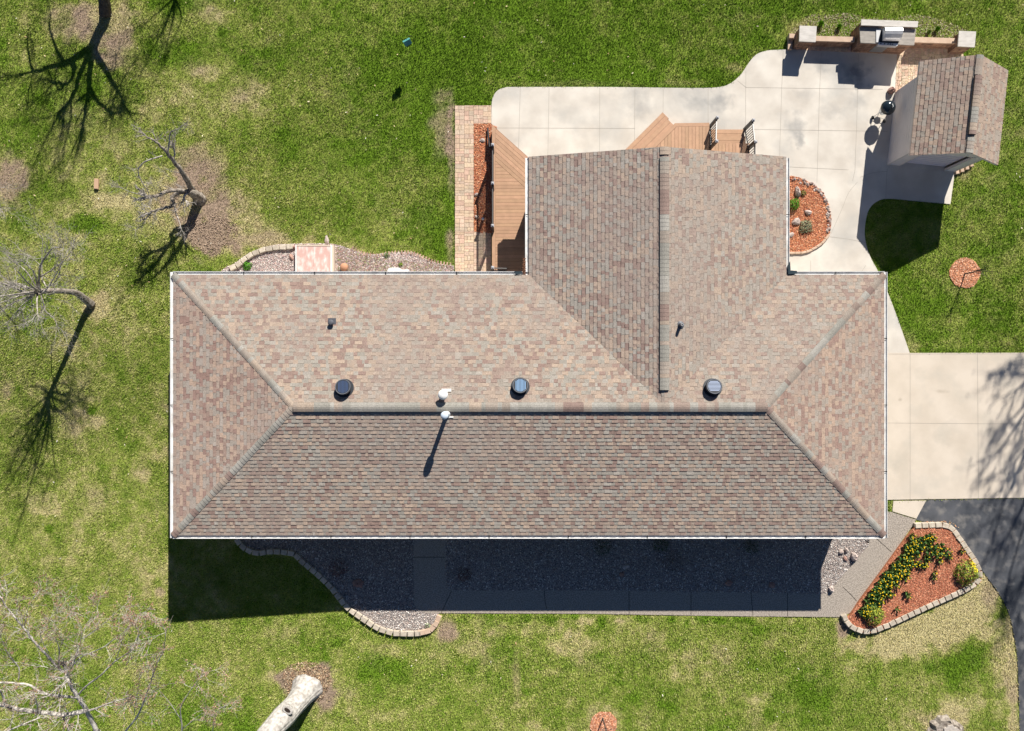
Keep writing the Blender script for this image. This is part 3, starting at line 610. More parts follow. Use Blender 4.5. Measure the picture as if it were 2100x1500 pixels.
# caps
def cap_run(b, p, q, half, rise, drop, seed, step=.145, taper=.006):
    """overlapping cap shingles along a hip or ridge, p is the low (exposed first) end. drop: how far the wings fall"""
    rg = random.Random(seed); p = Vector(p); q = Vector(q); d = q - p; Ln = d.length; d.normalize()
    side = Vector((d.y, -d.x, 0)).normalized(); n = int(Ln / step); run = 0; c = None
    for i in range(n):
        if run <= 0: 
            c = SHP[rg.choices(range(7), [.12, .28, .10, .18, .2, .06, .06])[0]]; c = (c * .85 + np.array((.32, .275, .235)) * .15) * rg.uniform(.86, 1.02); run = rg.choice([1, 2, 2, 3, 4])
        run -= 1; col = tuple(c * rg.uniform(.95, 1.04))
        a = p + d * (i * step); z = p + d * min(Ln, (i + 1) * step + .01)
        ra = rise + taper; rb = rise
        prof = [(-half, -drop), (-half * .45, -drop * .25), (0, 0), (half * .45, -drop * .25), (half, -drop)]
        A = [a + side * s + Vector((0, 0, ra + h)) for s, h in prof]; B = [z + side * s + Vector((0, 0, rb + h)) for s, h in prof]
        lo = [a + side * s + Vector((0, 0, ra + h - .03 - rise)) for s, h in prof]
        lo2 = [z + side * s + Vector((0, 0, rb + h - .03 - rise)) for s, h in prof]
        b.add([*A, *B], [(j, j + 1, j + 6, j + 5) for j in range(4)], 0, col)
        cd = tuple(k * .6 for k in col)
        b.add([*lo, *A], [(j, j + 1, j + 6, j + 5) for j in range(4)], 0, cd)
        b.add([A[0], B[0], lo2[0], lo[0]], [(0, 1, 2, 3)], 0, cd); b.add([A[4], B[4], lo2[4], lo[4]], [(3, 2, 1, 0)], 0, cd)
for k, (p, q) in enumerate([((xL + .12, yT - .12, ZE + .03), (xL + HD, yr, ZR)), ((xL + .12, yB + .12, ZE + .03), (xL + HD, yr, ZR)),
                            ((xR - .12, yT - .12, ZE + .03), (xR - HD, yr, ZR)), ((xR - .12, yB + .12, ZE + .03), (xR - HD, yr, ZR))]):
    b = MB(); cap_run(b, p, q, .125, .020, .026, 60 + k, taper=.012); b.build('hip_cap', M['shingle'], house, colattr=True)
b = MB(); cap_run(b, (xR - HD + .05, yr, ZR), (xL + HD - .1, yr, ZR), .165, .075, .04, 70); b.build('ridge_vent', M['shingle'], house, colattr=True)
b = MB(); cap_run(b, (wc, apx[1] + .55, ZW), (wc, wN - .3, ZW), .165, .075, .04, 71); b.build('ridge_vent', M['shingle'], house, colattr=True)
b = MB(); cap_run(b, (wc, wN - .28, ZW), (wc, wN, ZW), .16, .03, .03, 72, step=.14); b.build('ridge_cap', M['shingle'], house, colattr=True)
# gutters: an open trough along each eave
def gutter(p, q, out, name='gutter'):
    b = MB(); p = Vector(p); q = Vector(q); o = Vector(out); up = Vector((0, 0, 1))
    prof = [(.015, .0), (.015, -.085), (-.115, -.085), (-.145, -.02), (-.145, 0), (-.130, 0), (-.130, -.02), (-.10, -.05), (.002, -.05), (.002, .0)]
    # prof: x toward house (positive) / outward negative
    A = [p - o * x + up * z for x, z in prof]; B = [q - o * x + up * z for x, z in prof]; n = len(prof)
    d = q - p; fl = d.cross(up).dot(o) < 0
    for j in range(n):
        f = (j, (j + 1) % n, (j + 1) % n + n, j + n); b.add([*A, *B], [f if fl else f[::-1]], 1 if j in (6, 7, 8) else 0)
    b.add(A, [tuple(range(n))], 0); b.add(B, [tuple(range(n))[::-1]], 0)
    nb = int(d.length / 3.0)
    for k in range(1, nb + 1):                   # hangers across the trough
        c = p + d * (k / (nb + 1)); dd = d.normalized() * .015
        b.add([c - dd - o * .0 + up * .002, c + dd + up * .002, c + dd + o * .135 + up * .002, c - dd + o * .135 + up * .002], [(0, 1, 2, 3), (3, 2, 1, 0)], 0)
    b.build(name, [M['white'], M['gutter']], house)
G = .155; zg = ZE + .012
gutter((xL + .10, yB + G - .01, zg), (xR - .10, yB + G - .01, zg), (0, -1, 0)); gutter((xL + .10, yT - G + .01, zg), (wl_ + .1, yT - G + .01, zg), (0, 1, 0))
gutter((wr_ - .1, yT - G + .01, zg), (xR - .10, yT - G + .01, zg), (0, 1, 0)); gutter((xL + G - .01, yB + .02, zg), (xL + G - .01, yT - .02, zg), (-1, 0, 0))
gutter((xR - G + .01, yB + .02, zg), (xR - G + .01, yT - .02, zg), (1, 0, 0)); gutter((wl_ + G - .01, yT, zg), (wl_ + G - .01, wN - .03, zg), (-1, 0, 0))
gutter((wr_ - G + .01, yT, zg), (wr_ - G + .01, wN - .03, zg), (1, 0, 0))
# walls, soffit, openings
wi = .45; wx0, wx1, wy0, wy1 = xL + wi, xR - wi, yB + wi, yT - wi; vx0, vx1, vy = wl_ + wi, wr_ - wi, wN - wi
foot = [(wx0, wy0), (wx1, wy0), (wx1, wy1), (vx1, wy1), (vx1, vy), (vx0, vy), (vx0, wy1), (wx0, wy1)]
b = MB(); b.prism(foot, -.6, 2.36)
b.add([(vx0, vy - .001, 2.36), (vx1, vy - .001, 2.36), (wc, vy - .001, ZW - .16)], [(2, 1, 0)]); b.build('wall', M['siding'], house)
b = MB(); b.prism([(xL + .12, yB + .12), (xR - .12, yB + .12), (xR - .12, yT - .12), (wr_ - .12, yT - .12), (wr_ - .12, wN - .03), (wl_ + .12, wN - .03), (wl_ + .12, yT - .12), (xL + .12, yT - .12)], 2.362, 2.392)
b.build('soffit', M['white'], house)
b = MB()
for s, x in ((0, wl_), (1, wr_)):
    xa = x + .1 if s == 0 else x - .1
    b.add([(xa, wN, ZE - .1), (wc, wN, ZW - .12), (wc, wN, ZW - .005), (xa, wN, ZE + .015), (xa, wN - .03, ZE - .1), (wc, wN - .03, ZW - .12), (wc, wN - .03, ZW - .005), (xa, wN - .03, ZE + .015)],
          [(0, 1, 2, 3), (3, 2, 1, 0), (4, 5, 6, 7), (0, 1, 5, 4), (3, 2, 6, 7)])
b.build('rake_board', M['trim'], house)
def opening(name, kids, a, o, w, h, z, m, frame=.06):
    """a: centre on wall, o: outward unit"""
    t_ = Vector((-o[1], o[0], 0)); o = Vector((o[0], o[1], 0)); c = Vector((a[0], a[1], z))
    def bx(mb, u0, u1, z0, z1, d0, d1):
        pts = [c + t_ * u + Vector((0, 0, zz)) + o * d for d in (d0, d1) for zz in (z0, z1) for u in (u0, u1)]
        mb.add(pts, [(0, 1, 3, 2), (4, 6, 7, 5), (0, 4, 5, 1), (2, 3, 7, 6), (0, 2, 6, 4), (1, 5, 7, 3)])
    f = MB(); bx(f, -w / 2 - frame, w / 2 + frame, h, h + frame, 0, .04); bx(f, -w / 2 - frame, w / 2 + frame, -frame, 0, 0, .05)
    bx(f, -w / 2 - frame, -w / 2, 0, h, 0, .04); bx(f, w / 2, w / 2 + frame, 0, h, 0, .04); fo = f.build(name, M['white'], house)
    p_ = MB(); bx(p_, -w / 2, w / 2, 0, h, 0, .015)
    if kids == 'panel' and w > 2:
        for q in range(1, 4): bx(p_, -w / 2 + .05, w / 2 - .05, q * h / 4 - .01, q * h / 4 + .01, .015, .022)
    p_.build(kids, m, fo)
for x in (-10.4, -7.2, 1.6, 5.0, 9.0): opening('window', 'pane', (x, wy0), (0, -1), 1.4, 1.1, .95, M['glass'])
opening('door', 'panel', (-3.4, wy0), (0, -1), .95, 2.05, .05, M['sheddoor']); opening('garage_door', 'panel', (wx1, -1.6), (1, 0), 4.8, 2.1, .02, M['white'])
for x in (-9.5, -2.2): opening('window', 'pane', (x, wy1), (0, 1), 1.3, 1.0, 1.0, M['glass'])
for y in (-3.6, .6): opening('window', 'pane', (wx0, y), (-1, 0), 1.3, 1.0, 1.0, M['glass'])
opening('door', 'panel', (vx0, 5.2), (-1, 0), 1.7, 1.75, .52, M['glass']); opening('window', 'pane', (3.2, vy), (0, 1), 1.6, 1.0, 1.1, M['glass']); opening('door', 'panel', (6.6, vy), (0, 1), 1.7, 1.75, .52, M['glass'])
# things let into the roof
def roofz(x, y):
    if y > apx[1] and abs(x - wc) < WH and (ZE + (WH - abs(x - wc)) * TS) > ZE + (yT - y) * TS: return ZE + (WH - abs(x - wc)) * TS
    return ZE + min(yT - y, y - yB, x - xL, xR - x) * TS
def at_roof(px, py, above=0):
    z = 3.3
    for _ in range(20): x, y = XY(px, py, z); z = roofz(x, y) + above
    return x, y, z
for k, (px, py) in enumerate([(703, 797), (1067, 794), (1465, 796)]):
    x, y, z = at_roof(px, py, .24); z -= .24
    R = Matrix.Translation((x, y, z)) @ Matrix.Rotation(-math.atan(TS), 4, 'X')
    b = MB(); b.lathe([(.34, .004), (.34, .02), (.17, .025), (.16, .12), (.27, .14), (.285, .155), (.285, .235), (.27, .25)], n=32, M4=R)
    vt = b.build('roof_vent', M['vent'], house, smooth=False)
    b = MB(); prof = [(.25, .251), (.272, .251), (.272, .262), (.25, .262), (.25, .251)]
    vs2 = [R @ Vector((r * math.cos(a), r * math.sin(a), zz)) for r, zz in prof for a in np.linspace(0, 2 * math.pi, 33)[:-1]]
    b.add(vs2, [(i * 32 + j, i * 32 + (j + 1) % 32, (i + 1) * 32 + (j + 1) % 32, (i + 1) * 32 + j) for i in range(4) for j in range(32)]); b.build('rim', M['ventring'], vt)
    b = MB(); A_ = [0.05, 0, math.pi / 2][k]; R2 = R @ Matrix.Rotation(A_, 4, 'Z')
    for q in range(8):
        u = -.165 + q * .047; hw = math.sqrt(max(.0, .225 ** 2 - (u + .01) ** 2)); b.box(u, -hw, .252, u + .026, hw, .258, M4=R2)
    b.build('solar_cells', [M['slat'], mat('slat %d' % k, [(.05, .08, .16, 1), (.22, .36, .55, 1), (.36, .42, .55, 1)][k], rough=.3)][1], vt)
x, y, z = at_roof(679, 662, .12); z -= .12
b = MB(); b.box(x - .13, y - .05, z, x + .15, y + .17, z + .03, M4=None); b.lathe([(.075, z - .02), (.07, z + .1), (.10, z + .12), (.105, z + .17), (.075, z + .205), (.03, z + .215)], x, y, 20); b.build('vent_pipe', M['rubber'], house)
x, y, z = at_roof(1399, 666, .3); z -= .3
b = MB(); b.lathe([(.14, z + .0), (.14, z + .025), (.07, z + .06), (.055, z + .28)], x, y, 20); vp = b.build('vent_pipe', M['rubber'], house)
b = MB(); b.lathe([(.05, z + .2), (.05, z + .31), (.026, z + .312), (.025, z + .25)], x, y, 20); b.build('pipe_end', M['pipegrey'], vp)
fx, fy = -2.43, -1.03; fz = roofz(fx, fy)
b = MB(); b.box(fx - .08, fy + .10, fz - .02, fx + .26, fy + .20, fz + .02); b.lathe([(.13, fz - .05), (.10, fz + .14), (.10, fz + .3)], fx, fy, 24); fl = b.build('flue', M['whiteplastic'], house)
b = MB(); b.lathe([(.15, fz + .3), (.175, fz + .31), (.175, fz + .37), (.14, fz + .41), (.05, fz + .44)], fx, fy, 28); b.build('flue_cap', M['whiteplastic'], fl, smooth=True)
fx, fy = -2.31, -1.71; fz = roofz(fx, fy)
b = MB(); b.box(fx + .02, fy - .15, fz - .04, fx + .22, fy - .10, fz + .0); b.lathe([(.15, fz - .06), (.075, fz + .14), (.075, 4.5)], fx, fy, 24); fl = b.build('flue', M['whiteplastic'], house)
b = MB(); b.lathe([(.10, 4.48), (.135, 4.5), (.135, 4.66), (.11, 4.70), (.04, 4.72)], fx, fy, 28); b.build('flue_cap', mat('weathered white flue cap', (.55, .62, .70, 1), rough=.4), fl, smooth=True)
# corner splash guards on the gutter and leaf debris in the valley
def at(px, py, z): return XY(px, py, z)
b = MB(); b.prism(PP([(1616, 563), (1616, 545), (1620, 537), (1621, 555), (1634, 556), (1634, 562)], 2.6), 2.56, 2.62); b.build('splash_guard', M['splash'], house)
b = MB(); b.prism(PP([(1055, 557), (1070, 557), (1071, 562), (1057, 563)], 2.6), 2.56, 2.62); b.build('splash_guard', M['splash'], house)
rg = random.Random(8); b = MB()
for _ in range(160):
    px = rg.gauss(1075, 1.6); py = rg.uniform(530, 564); x, y = XY(px, py, 2.56); a = rg.uniform(0, 6); s_ = rg.uniform(.015, .03)
    b.add([(x + s_ * math.cos(a + q * 2.1), y + s_ * math.sin(a + q * 2.1), 2.57 + rg.uniform(-.01, .03)) for q in range(3)], [(0, 1, 2)])
b.build('leaf_debris', M['leafdebris'], house)
# cellar hatch, utility cover against the back wall
hz = .30
h_ = empty('cellar_hatch', 'pink weathered wooden hatch with cream frame against the back wall', 'hatch', (*XY(644, 530), 0)); hx, hy = XY(644, 530)
b = MB(); x0, y1 = XY(606, 503, hz); x1, _ = XY(684, 503, hz); y0 = 3.06
for q in range(2):
    xa = x0 + .05 + (x1 - x0 - .18) * q / 2 - hx; xb = x0 + .05 + (x1 - x0 - .18) * (q + 1) / 2 - hx; b.box(xa + .003, y0 - hy, .1, xb - .003, y1 - .05 - hy, hz)
b.build('hatch_board', M['hatch'], h_)
b = MB(); b.box(x0 - hx, y0 - hy, -.1, x0 + .045 - hx, y1 - hy, hz + .02, 1); b.box(x1 - .12 - hx, y0 - hy, -.1, x1 - .07 - hx, y1 - hy, hz + .02, 1); b.box(x1 - .07 - hx, y0 - hy, -.1, x1 - hx, y1 - hy, hz - .03)
b.box(x0 + .045 - hx, y1 - .045 - hy, -.1, x1 - .12 - hx, y1 - hy, hz + .012); b.build('frame', [M['hatchframe'], M['whiteplastic']], h_)
b = MB(); x0, y1 = XY(795, 549, .5); x1, _ = XY(822, 549, .5); x2, y2 = XY(838, 553, .5)
pl = [(x0, 3.07), (x0, y1 - .08), (x0 + .08, y1 - .01), (x1 - .08, y1), (x1, y1 - .06), (x1, y2), (x2, y2), (x2, 3.07)]; b.prism(pl, .0, .5)
tag(b.build('utility_cover', M['whiteplastic']), 'white plastic utility cover under the back gutter', 'utility cover')
tag(MB.build((lambda m: (m.lathe([(.08, 0), (.15, .05), (.17, .12), (.14, .2), (.05, .24)], *XY(707, 549), 16), m)[1])(MB()), 'boulder', M['clay'], smooth=True), 'smooth orange brown boulder right of the cellar hatch', 'boulder')

# ------------------------------------------------------------------ decks
def boards(b, poly, ang, z, wd=.14, th=.025, mi=0, off=0):
    ca, sa = math.cos(ang), math.sin(ang); loc = [(x * ca + y * sa, -x * sa + y * ca) for x, y in poly]; cv = ccw(loc)
    y0 = min(p[1] for p in loc) - off; y1 = max(p[1] for p in loc); x0 = min(p[0] for p in loc) - 1; x1 = max(p[0] for p in loc) + 1
    while y0 < y1:
        r = clip([(x0, y0 + .004), (x1, y0 + .004), (x1, y0 + wd - .004), (x0, y0 + wd - .004)], cv)
        if len(r) > 2: b.prism([(x * ca - y * sa, x * sa + y * ca) for x, y in r], z - th, z, mi, dcol())
        y0 += wd
def railing(parent, p, q, zt0, zt1, zb0, zb1, nb, caps=(1, 1), toprail=True):
    """posts at p and q; zt: post tops; zb: floor heights"""
    p = Vector((*p, 0)); q = Vector((*q, 0)); d = (q - p); Ln = d.length; d.normalize(); s = Vector((-d.y, d.x, 0))
    b = MB(); up = Vector((0, 0, 1))
    def bar(a, c, hw, hh):
        b.add([a + s * hw - up * hh, a - s * hw - up * hh, a - s * hw + up * hh, a + s * hw + up * hh, c + s * hw - up * hh, c - s * hw - up * hh, c - s * hw + up * hh, c + s * hw + up * hh],
              [(0, 1, 2, 3), (7, 6, 5, 4), (0, 4, 5, 1), (1, 5, 6, 2), (2, 6, 7, 3), (3, 7, 4, 0)], bar.mi)
    bar.mi = 0; bar(p + up * (zt0 - .12), q + up * (zt1 - .12), .022, .012); b.build('rail_cap', M['railtop'], parent)
    b = MB(); bar(p + up * (zt0 - .16), q + up * (zt1 - .16), .018, .024); b.build('top_rail', M['black'], parent)
    b = MB(); bar(p + up * (zb0 + .09), q + up * (zb1 + .09), .018, .02); b.build('bottom_rail', M['black'], parent)
    
    b = MB()
    for i in range(1, nb):
        t_ = i / nb; c = p.lerp(q, t_); b.box(c.x - .01, c.y - .01, zb0 + (zb1 - zb0) * t_ + .1, c.x + .01, c.y + .01, zt0 + (zt1 - zt0) * t_ - .15)
    b.build('balusters', M['black'], parent)
    for pt, zt, zb, on in ((p, zt0, zb0, caps[0]), (q, zt1, zb1, caps[1])):
        if not on: continue
        b = MB(); b.box(pt.x - .045, pt.y - .045, zb - .45 if zb > .3 else -.05, pt.x + .045, pt.y + .045, zt - .03); po = b.build('post', M['black'], parent)
        b = MB(); b.box(pt.x - .055, pt.y - .055, zt - .03, pt.x + .055, pt.y + .055, zt - .012)
        b.add([(pt.x - .06, pt.y - .06, zt - .012), (pt.x + .06, pt.y - .06, zt - .012), (pt.x + .06, pt.y + .06, zt - .012), (pt.x - .06, pt.y + .06, zt - .012), (pt.x, pt.y, zt + .03)],
              [(0, 1, 4), (1, 2, 4), (2, 3, 4), (3, 0, 4)]); b.build('post_cap', M['postcap'], po)
ZD = .50
d1 = empty('deck', 'narrow tan composite deck along the wing beside the paver walk, with black railing', 'deck')
T0 = XY(1009, 256, ZD); dirv = Vector(XY(1085, 324, ZD)) - Vector(T0); dirv.normalize(); ang = math.atan2(dirv.y, dirv.x)
wX = .935; tE = (wX - T0[0]) / dirv.x; E1 = (wX, T0[1] + dirv.y * tE)
xw = T0[0]; bwid = .14; nrm = Vector((dirv.y, -dirv.x));   # points into the deck (down-left side)
if nrm.y > 0: nrm = -nrm
def offl(d_, x): # y on the line parallel to the diagonal, offset d_ inward, at x
    return T0[1] + (x - T0[0]) * dirv.y / dirv.x + d_ * (-1) / abs(dirv.x)
yend = 3.07; xi = xw + bwid
b = MB()
b.prism([(xw, offl(.0, xw)), (xw, yend), (xi - .004, yend), (xi - .004, offl(0.0, xi))], ZD - .025, ZD, 0, dcol())       # left border board
boards(b, [(xi, offl(0.0, xi)), (wX, offl(0.0, wX)), (wX, offl(1.0, wX)), (xi, offl(1.0, xi))], ang, ZD)
boards(b, [(xi, offl(1.006, xi)), (wX, offl(1.006, wX)), (wX, yend), (xi, yend)], 0, ZD)
b.build('deck_boards', M['deck'], d1, colattr=True)
b = MB(); b.prism([(xw + .02, offl(.03, xw)), (wX, offl(.03, wX)), (wX, yend), (xw + .02, yend)], -.05, ZD - .03); b.build('deck_frame', M['deckdark'], d1)
py_ = [XY(1014, 297, 1.42)[1], XY(1012, 376, 1.42)[1], XY(1012, 463, 1.42)[1], XY(1012, 549, 1.42)[1]]; rx = xw + .05
railing(d1, (rx, py_[0]), (rx, py_[1]), 1.42, 1.42, ZD, ZD, 14); railing(d1, (rx, py_[1]), (rx, py_[2]), 1.42, 1.42, ZD, ZD, 15, (0, 1))
railing(d1, (rx, py_[3]), (rx + .55, py_[3] - .02), 1.42, 1.42, ZD, ZD, 5, (1, 0))
d2 = empty('deck', 'tan composite deck with angled steps and black stair railings behind the gable end', 'deck')
b = MB(); vyN = vy + .005
A0 = XY(1384, 253, ZD); A1 = XY(1455, 252, ZD); dl = Vector((-1, -1)).normalized(); tt = (A0[1] - vyN) / .7071; A9 = (A0[0] - tt * .7071, vyN)
bw = .14; yS = 8.95; xr_ = 9.58
b.prism([A0, A1, (A1[0], A1[1] - bw), (A0[0] + bw * .41, A0[1] - bw)], ZD - .025, ZD, 0, dcol())
bd = Vector((.7071, -.7071)) * bw
b.prism([A0, (A0[0] + bw * .41, A0[1] - bw - .004), (A9[0] + bw * 1.41 + .0, A9[1]), A9], ZD - .025, ZD, 0, dcol())
ins = [(A0[0] + bw * .41 + .012, A0[1] - bw - .006), (A1[0], A1[1] - bw - .006), (A1[0], vyN), (A9[0] + bw * 1.41 + .012, vyN)]
boards(b, ins, math.pi / 2, ZD); boards(b, [(A1[0] + .01, yS), (xr_, yS), (xr_, vyN), (A1[0] + .01, vyN)], math.pi / 2, ZD)
b.build('deck_boards', M['deck'], d2, colattr=True)
b = MB(); b.prism([(A0[0], A0[1] - .03), (A1[0] - .02, A1[1] - .03), (A1[0] - .02, vyN), (A9[0] + .03, vyN)], -.05, ZD - .03); b.prism([(A1[0], yS - .03), (xr_ - .03, yS - .03), (xr_ - .03, vyN), (A1[0], vyN)], -.05, ZD - .03); b.build('deck_frame', M['deckdark'], d2)
outn = Vector((-.7071, .7071))
for k in (1, 2):
    zt_ = ZD - .165 * k; b = MB(); o0 = outn * (.35 * (k - 1)); o1 = outn * (.35 * k); ex = Vector((1, 1)).normalized()
    q0 = Vector(A0) + ex * 0; q0 = Vector(A0) + o0; q1 = Vector(A0) + o1; ln_ = tt
    quad = [tuple(q0 + ex * (-.02 if k == 1 else .10)), tuple(q1 + ex * (-.02 if k == 1 else .10)), tuple(q1 - ex * ln_ * .93), tuple(q0 - ex * ln_ * .97)]
    boards(b, quad, math.pi / 4, zt_, wd=.172); b2 = MB(); b2.prism([tuple(Vector(c) * 1.0 - outn * .02) for c in quad], -.05, zt_ - .028)
    b.build('step', M['deck'], d2, colattr=True); b2.build('step_frame', M['deckdark'], d2)
for k in (1, 2):
    zt_ = ZD - .165 * k; ya = yS + .335 * (k - 1); b = MB(); boards(b, [(8.12, ya + .005), (9.47, ya + .005), (9.47, ya + .34), (8.12, ya + .34)], 0, zt_, wd=.168)
    b.box(8.14, ya + .01, -.05, 9.45, ya + .32, zt_ - .028, 1); b.build('step', [M['deck'], M['deckdark']], d2, colattr=True)
railing(d2, (8.1, 9.78), (7.98, 8.74), 1.1, 1.42, 0, ZD, 9); railing(d2, (9.52, 9.68), (9.5, 8.72), 1.1, 1.42, 0, ZD, 9); railing(d2, (9.5, 8.72), (9.5, 7.5), 1.42, 1.42, ZD, ZD, 12, (0, 0))

# ------------------------------------------------------------------ shed
sh = empty('shed', 'small gabled shed with shingle roof and roll up door, right of the patio', 'shed', (*XY(1819, 338), 0))
so = Vector(XY(1819, 338)); ex = Vector((.994, -.108)); ey = Vector((.108, .994)); SW_, SL_ = 2.77, 2.98
ML = Matrix(((ex.x, ey.x, 0, 0), (ex.y, ey.y, 0, 0), (0, 0, 1, 0), (0, 0, 0, 1)))
zw = 1.87; zr_ = 2.86; ov = .19; ove = .43; half = (SW_ + ov + ove) / 2; ze_ = 1.93; ts = (zr_ - ze_) / half; no, sto = .40, .25
def loc(x, y, z): return tuple(ML @ Vector((x, y, z)))
b = MB(); th = .08; dr0, dr1 = .52, SW_ - .42
def lbox(b, *a, mi=0): b.box(*a, mi, M4=ML)
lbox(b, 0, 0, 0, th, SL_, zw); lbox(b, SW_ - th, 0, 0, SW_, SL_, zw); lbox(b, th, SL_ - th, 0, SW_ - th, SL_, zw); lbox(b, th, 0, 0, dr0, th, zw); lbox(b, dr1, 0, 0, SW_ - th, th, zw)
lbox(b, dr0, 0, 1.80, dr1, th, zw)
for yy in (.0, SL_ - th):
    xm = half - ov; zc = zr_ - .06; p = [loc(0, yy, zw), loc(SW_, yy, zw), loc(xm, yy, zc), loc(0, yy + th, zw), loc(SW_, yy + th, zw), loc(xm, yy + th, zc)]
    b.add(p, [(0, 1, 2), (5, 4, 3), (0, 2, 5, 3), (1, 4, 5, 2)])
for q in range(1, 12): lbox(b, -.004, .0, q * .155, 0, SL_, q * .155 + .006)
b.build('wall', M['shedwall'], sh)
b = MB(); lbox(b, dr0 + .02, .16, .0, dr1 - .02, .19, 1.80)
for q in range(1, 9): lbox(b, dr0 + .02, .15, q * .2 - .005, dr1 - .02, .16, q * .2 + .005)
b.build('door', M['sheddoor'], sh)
for xx, ww in ((-.005, .08), (SW_ - .075, .08), (dr0 - .05, .05), (dr1, .05)):
    b = MB(); lbox(b, xx, -.012, 0, xx + ww, -.001, zw - .02); b.build('trim', M['trim'], sh)
b = MB(); lbox(b, th, -.05, -.05, SW_ - th, SL_ - th, .03); b.build('floor', M['concrete'], sh)
rf = MB(); gx = so + ex * (-ov) + ey * (SL_ + no); hx2 = so + ex * (SW_ + ove) + ey * (SL_ + no); RL = SL_ + no + sto
oS = Vector((so.x, so.y))
def rel(v): return (v.x - so.x, v.y - so.y)
shingle_plane(rf, rel(gx), (-ey.x, -ey.y), (ex.x, ex.y), [(0, 0), (RL, 0), (RL, half), (0, half)], ts, ze_ + .03, 81, step=.128, tint=(.98, .95, .94))
shingle_plane(rf, rel(hx2), (-ey.x, -ey.y), (-ex.x, -ex.y), [(0, 0), (RL, 0), (RL, half), (0, half)], ts, ze_ + .03, 82, step=.128, dull=.3, tint=(.98, .95, .93))
rfo = rf.build('roof', M['shingle'], sh, colattr=True)
b = MB(); a_ = [(-ov + .01, ze_), (half - ov, zr_), (SW_ + ove - .01, ze_)]
for (x0, z0), (x1, z1) in zip(a_[:-1], a_[1:]):
    y0 = -sto + .01; y1 = SL_ + no - .01; b.add([loc(x0, y0, z0 + .015), loc(x1, y0, z1 + .015), loc(x1, y1, z1 + .015), loc(x0, y1, z0 + .015), loc(x0, y0, z0 - .07), loc(x1, y0, z1 - .07), loc(x1, y1, z1 - .07), loc(x0, y1, z0 - .07)],
          [(0, 1, 2, 3), (7, 6, 5, 4), (0, 4, 5, 1), (1, 5, 6, 2), (2, 6, 7, 3), (3, 7, 4, 0)])
b.build('roof_deck', M['trim'], sh)
b = MB(); cx_ = half - ov; cap_run(b, loc(cx_, .42, zr_ + .03), loc(cx_, SL_ - .38, zr_ + .03), .13, .07, .04, 83); b.build('ridge_vent', M['shingle'], sh, colattr=True)
b = MB(); cap_run(b, loc(cx_, -sto, zr_ + .03), loc(cx_, .40, zr_ + .03), .13, .012, .035, 84); b.build('ridge_cap', M['shingle'], sh, colattr=True); b = MB(); cap_run(b, loc(cx_, SL_ + no, zr_ + .03), loc(cx_, SL_ - .4, zr_ + .03), .13, .012, .035, 85); b.build('ridge_cap', M['shingle'], sh, colattr=True)

# ------------------------------------------------------------------ rocks, blocks
def rock_mesh(name, seed, m):
    rg = random.Random(seed); b = MB(); n = 9; rings = [(.72, 0), (1.0, .22), (.9, .55), (.55, .82), (.12, .92)]; sc = [rg.uniform(.78, 1.15) for _ in range(n)]
    vs_ = []
    for r, z in rings:
        for j in range(n): a = 2 * math.pi * j / n; k = r * sc[j] * rg.uniform(.92, 1.08); vs_.append((k * math.cos(a), k * math.sin(a), z * rg.uniform(.85, 1.1)))
    fs = [(i * n + j, i * n + (j + 1) % n, (i + 1) * n + (j + 1) % n, (i + 1) * n + j) for i in range(4) for j in range(n)] + [tuple(range(4 * n, 5 * n))]
    b.add(vs_, fs); o = b.build(name, m); return o
ROCKS = {}
def rock(px, py, rx, ry, h, z0, label, m='rock', rot=None, group=None, name='rock', seed=None):
    rg = random.Random(hash((px, py)) % 9999); key = (m, rg.randint(0, 4))
    if key not in ROCKS:
        o = rock_mesh(name, key[1] * 7 + len(m), M[m]); ROCKS[key] = o.data
    else:
        o = bpy.data.objects.new(name, ROCKS[key]); COL.objects.link(o)
    x, y = XY(px, py); o.location = (x, y, z0 - .01); o.scale = (rx / 50, ry / 50, h); o.rotation_euler = (0, 0, rg.uniform(0, 6) if rot is None else rot)
    return tag(o, label, 'rock', group)
rock(1634, 396, 5.5, 12, .22, .03, 'tall narrow grey rock in the half round bed, beside the gutter', rot=.2)
rock(1656, 437, 8, 5.5, .14, .03, 'pale rounded rock in the middle of the half round bed', rot=-.3)
rock(1632, 456, 9, 8, .16, .03, 'split pinkish rock left of the grey green shrub', rot=.5)
rock(1622, 482, 6, 7, .1, .03, 'flat tan rock at the lower left of the half round bed')
rock(1750, 1140, 8, 10, .26, .0, 'large pink boulder, biggest of the cluster in the gravel corner', rot=.2)
rock(1724, 1132, 6, 5.5, .14, .0, 'pinkish rock at the left of the gravel corner cluster')
rock(1735, 1128, 5.5, 4.5, .14, .0, 'pale grey rock at the top of the gravel corner cluster')
rock(1733, 1146, 6.5, 4, .1, .0, 'flat red brown rock at the bottom of the gravel corner cluster', 'rockred')
rock(1704, 1209, 6, 7.5, .2, .0, 'pointed green grey rock where gravel meets the walk')
rock(735, 1196, 13, 9, .16, .0, 'flat reddish slab of rock in the shaded curved gravel bed', 'rockred', rot=-.3)
rock(1275, 1178, 7, 5, .1, .0, 'small purple rock in the shaded gravel, middle of the front bed', 'rockred'); rock(1284, 1162, 9, 5, .07, .0, 'flat grey rock above the small purple rock in the shade')
rock(1494, 1196, 9, 7, .14, .0, 'square purple rock in the shaded front gravel', 'rockred'); rock(1583, 1200, 8, 7, .12, .0, 'round reddish rock at the right of the shaded front gravel', 'rockred')
rock(977, 400, 5, 4, .1, .01, 'white stone on the mulch strip beside the deck'); rock(989, 289, 5.5, 6, .08, .01, 'pinkish rock on the mulch near the pole')
rock(978, 446, 3.5, 5, .1, .01, 'small tan stone in the mulch strip')
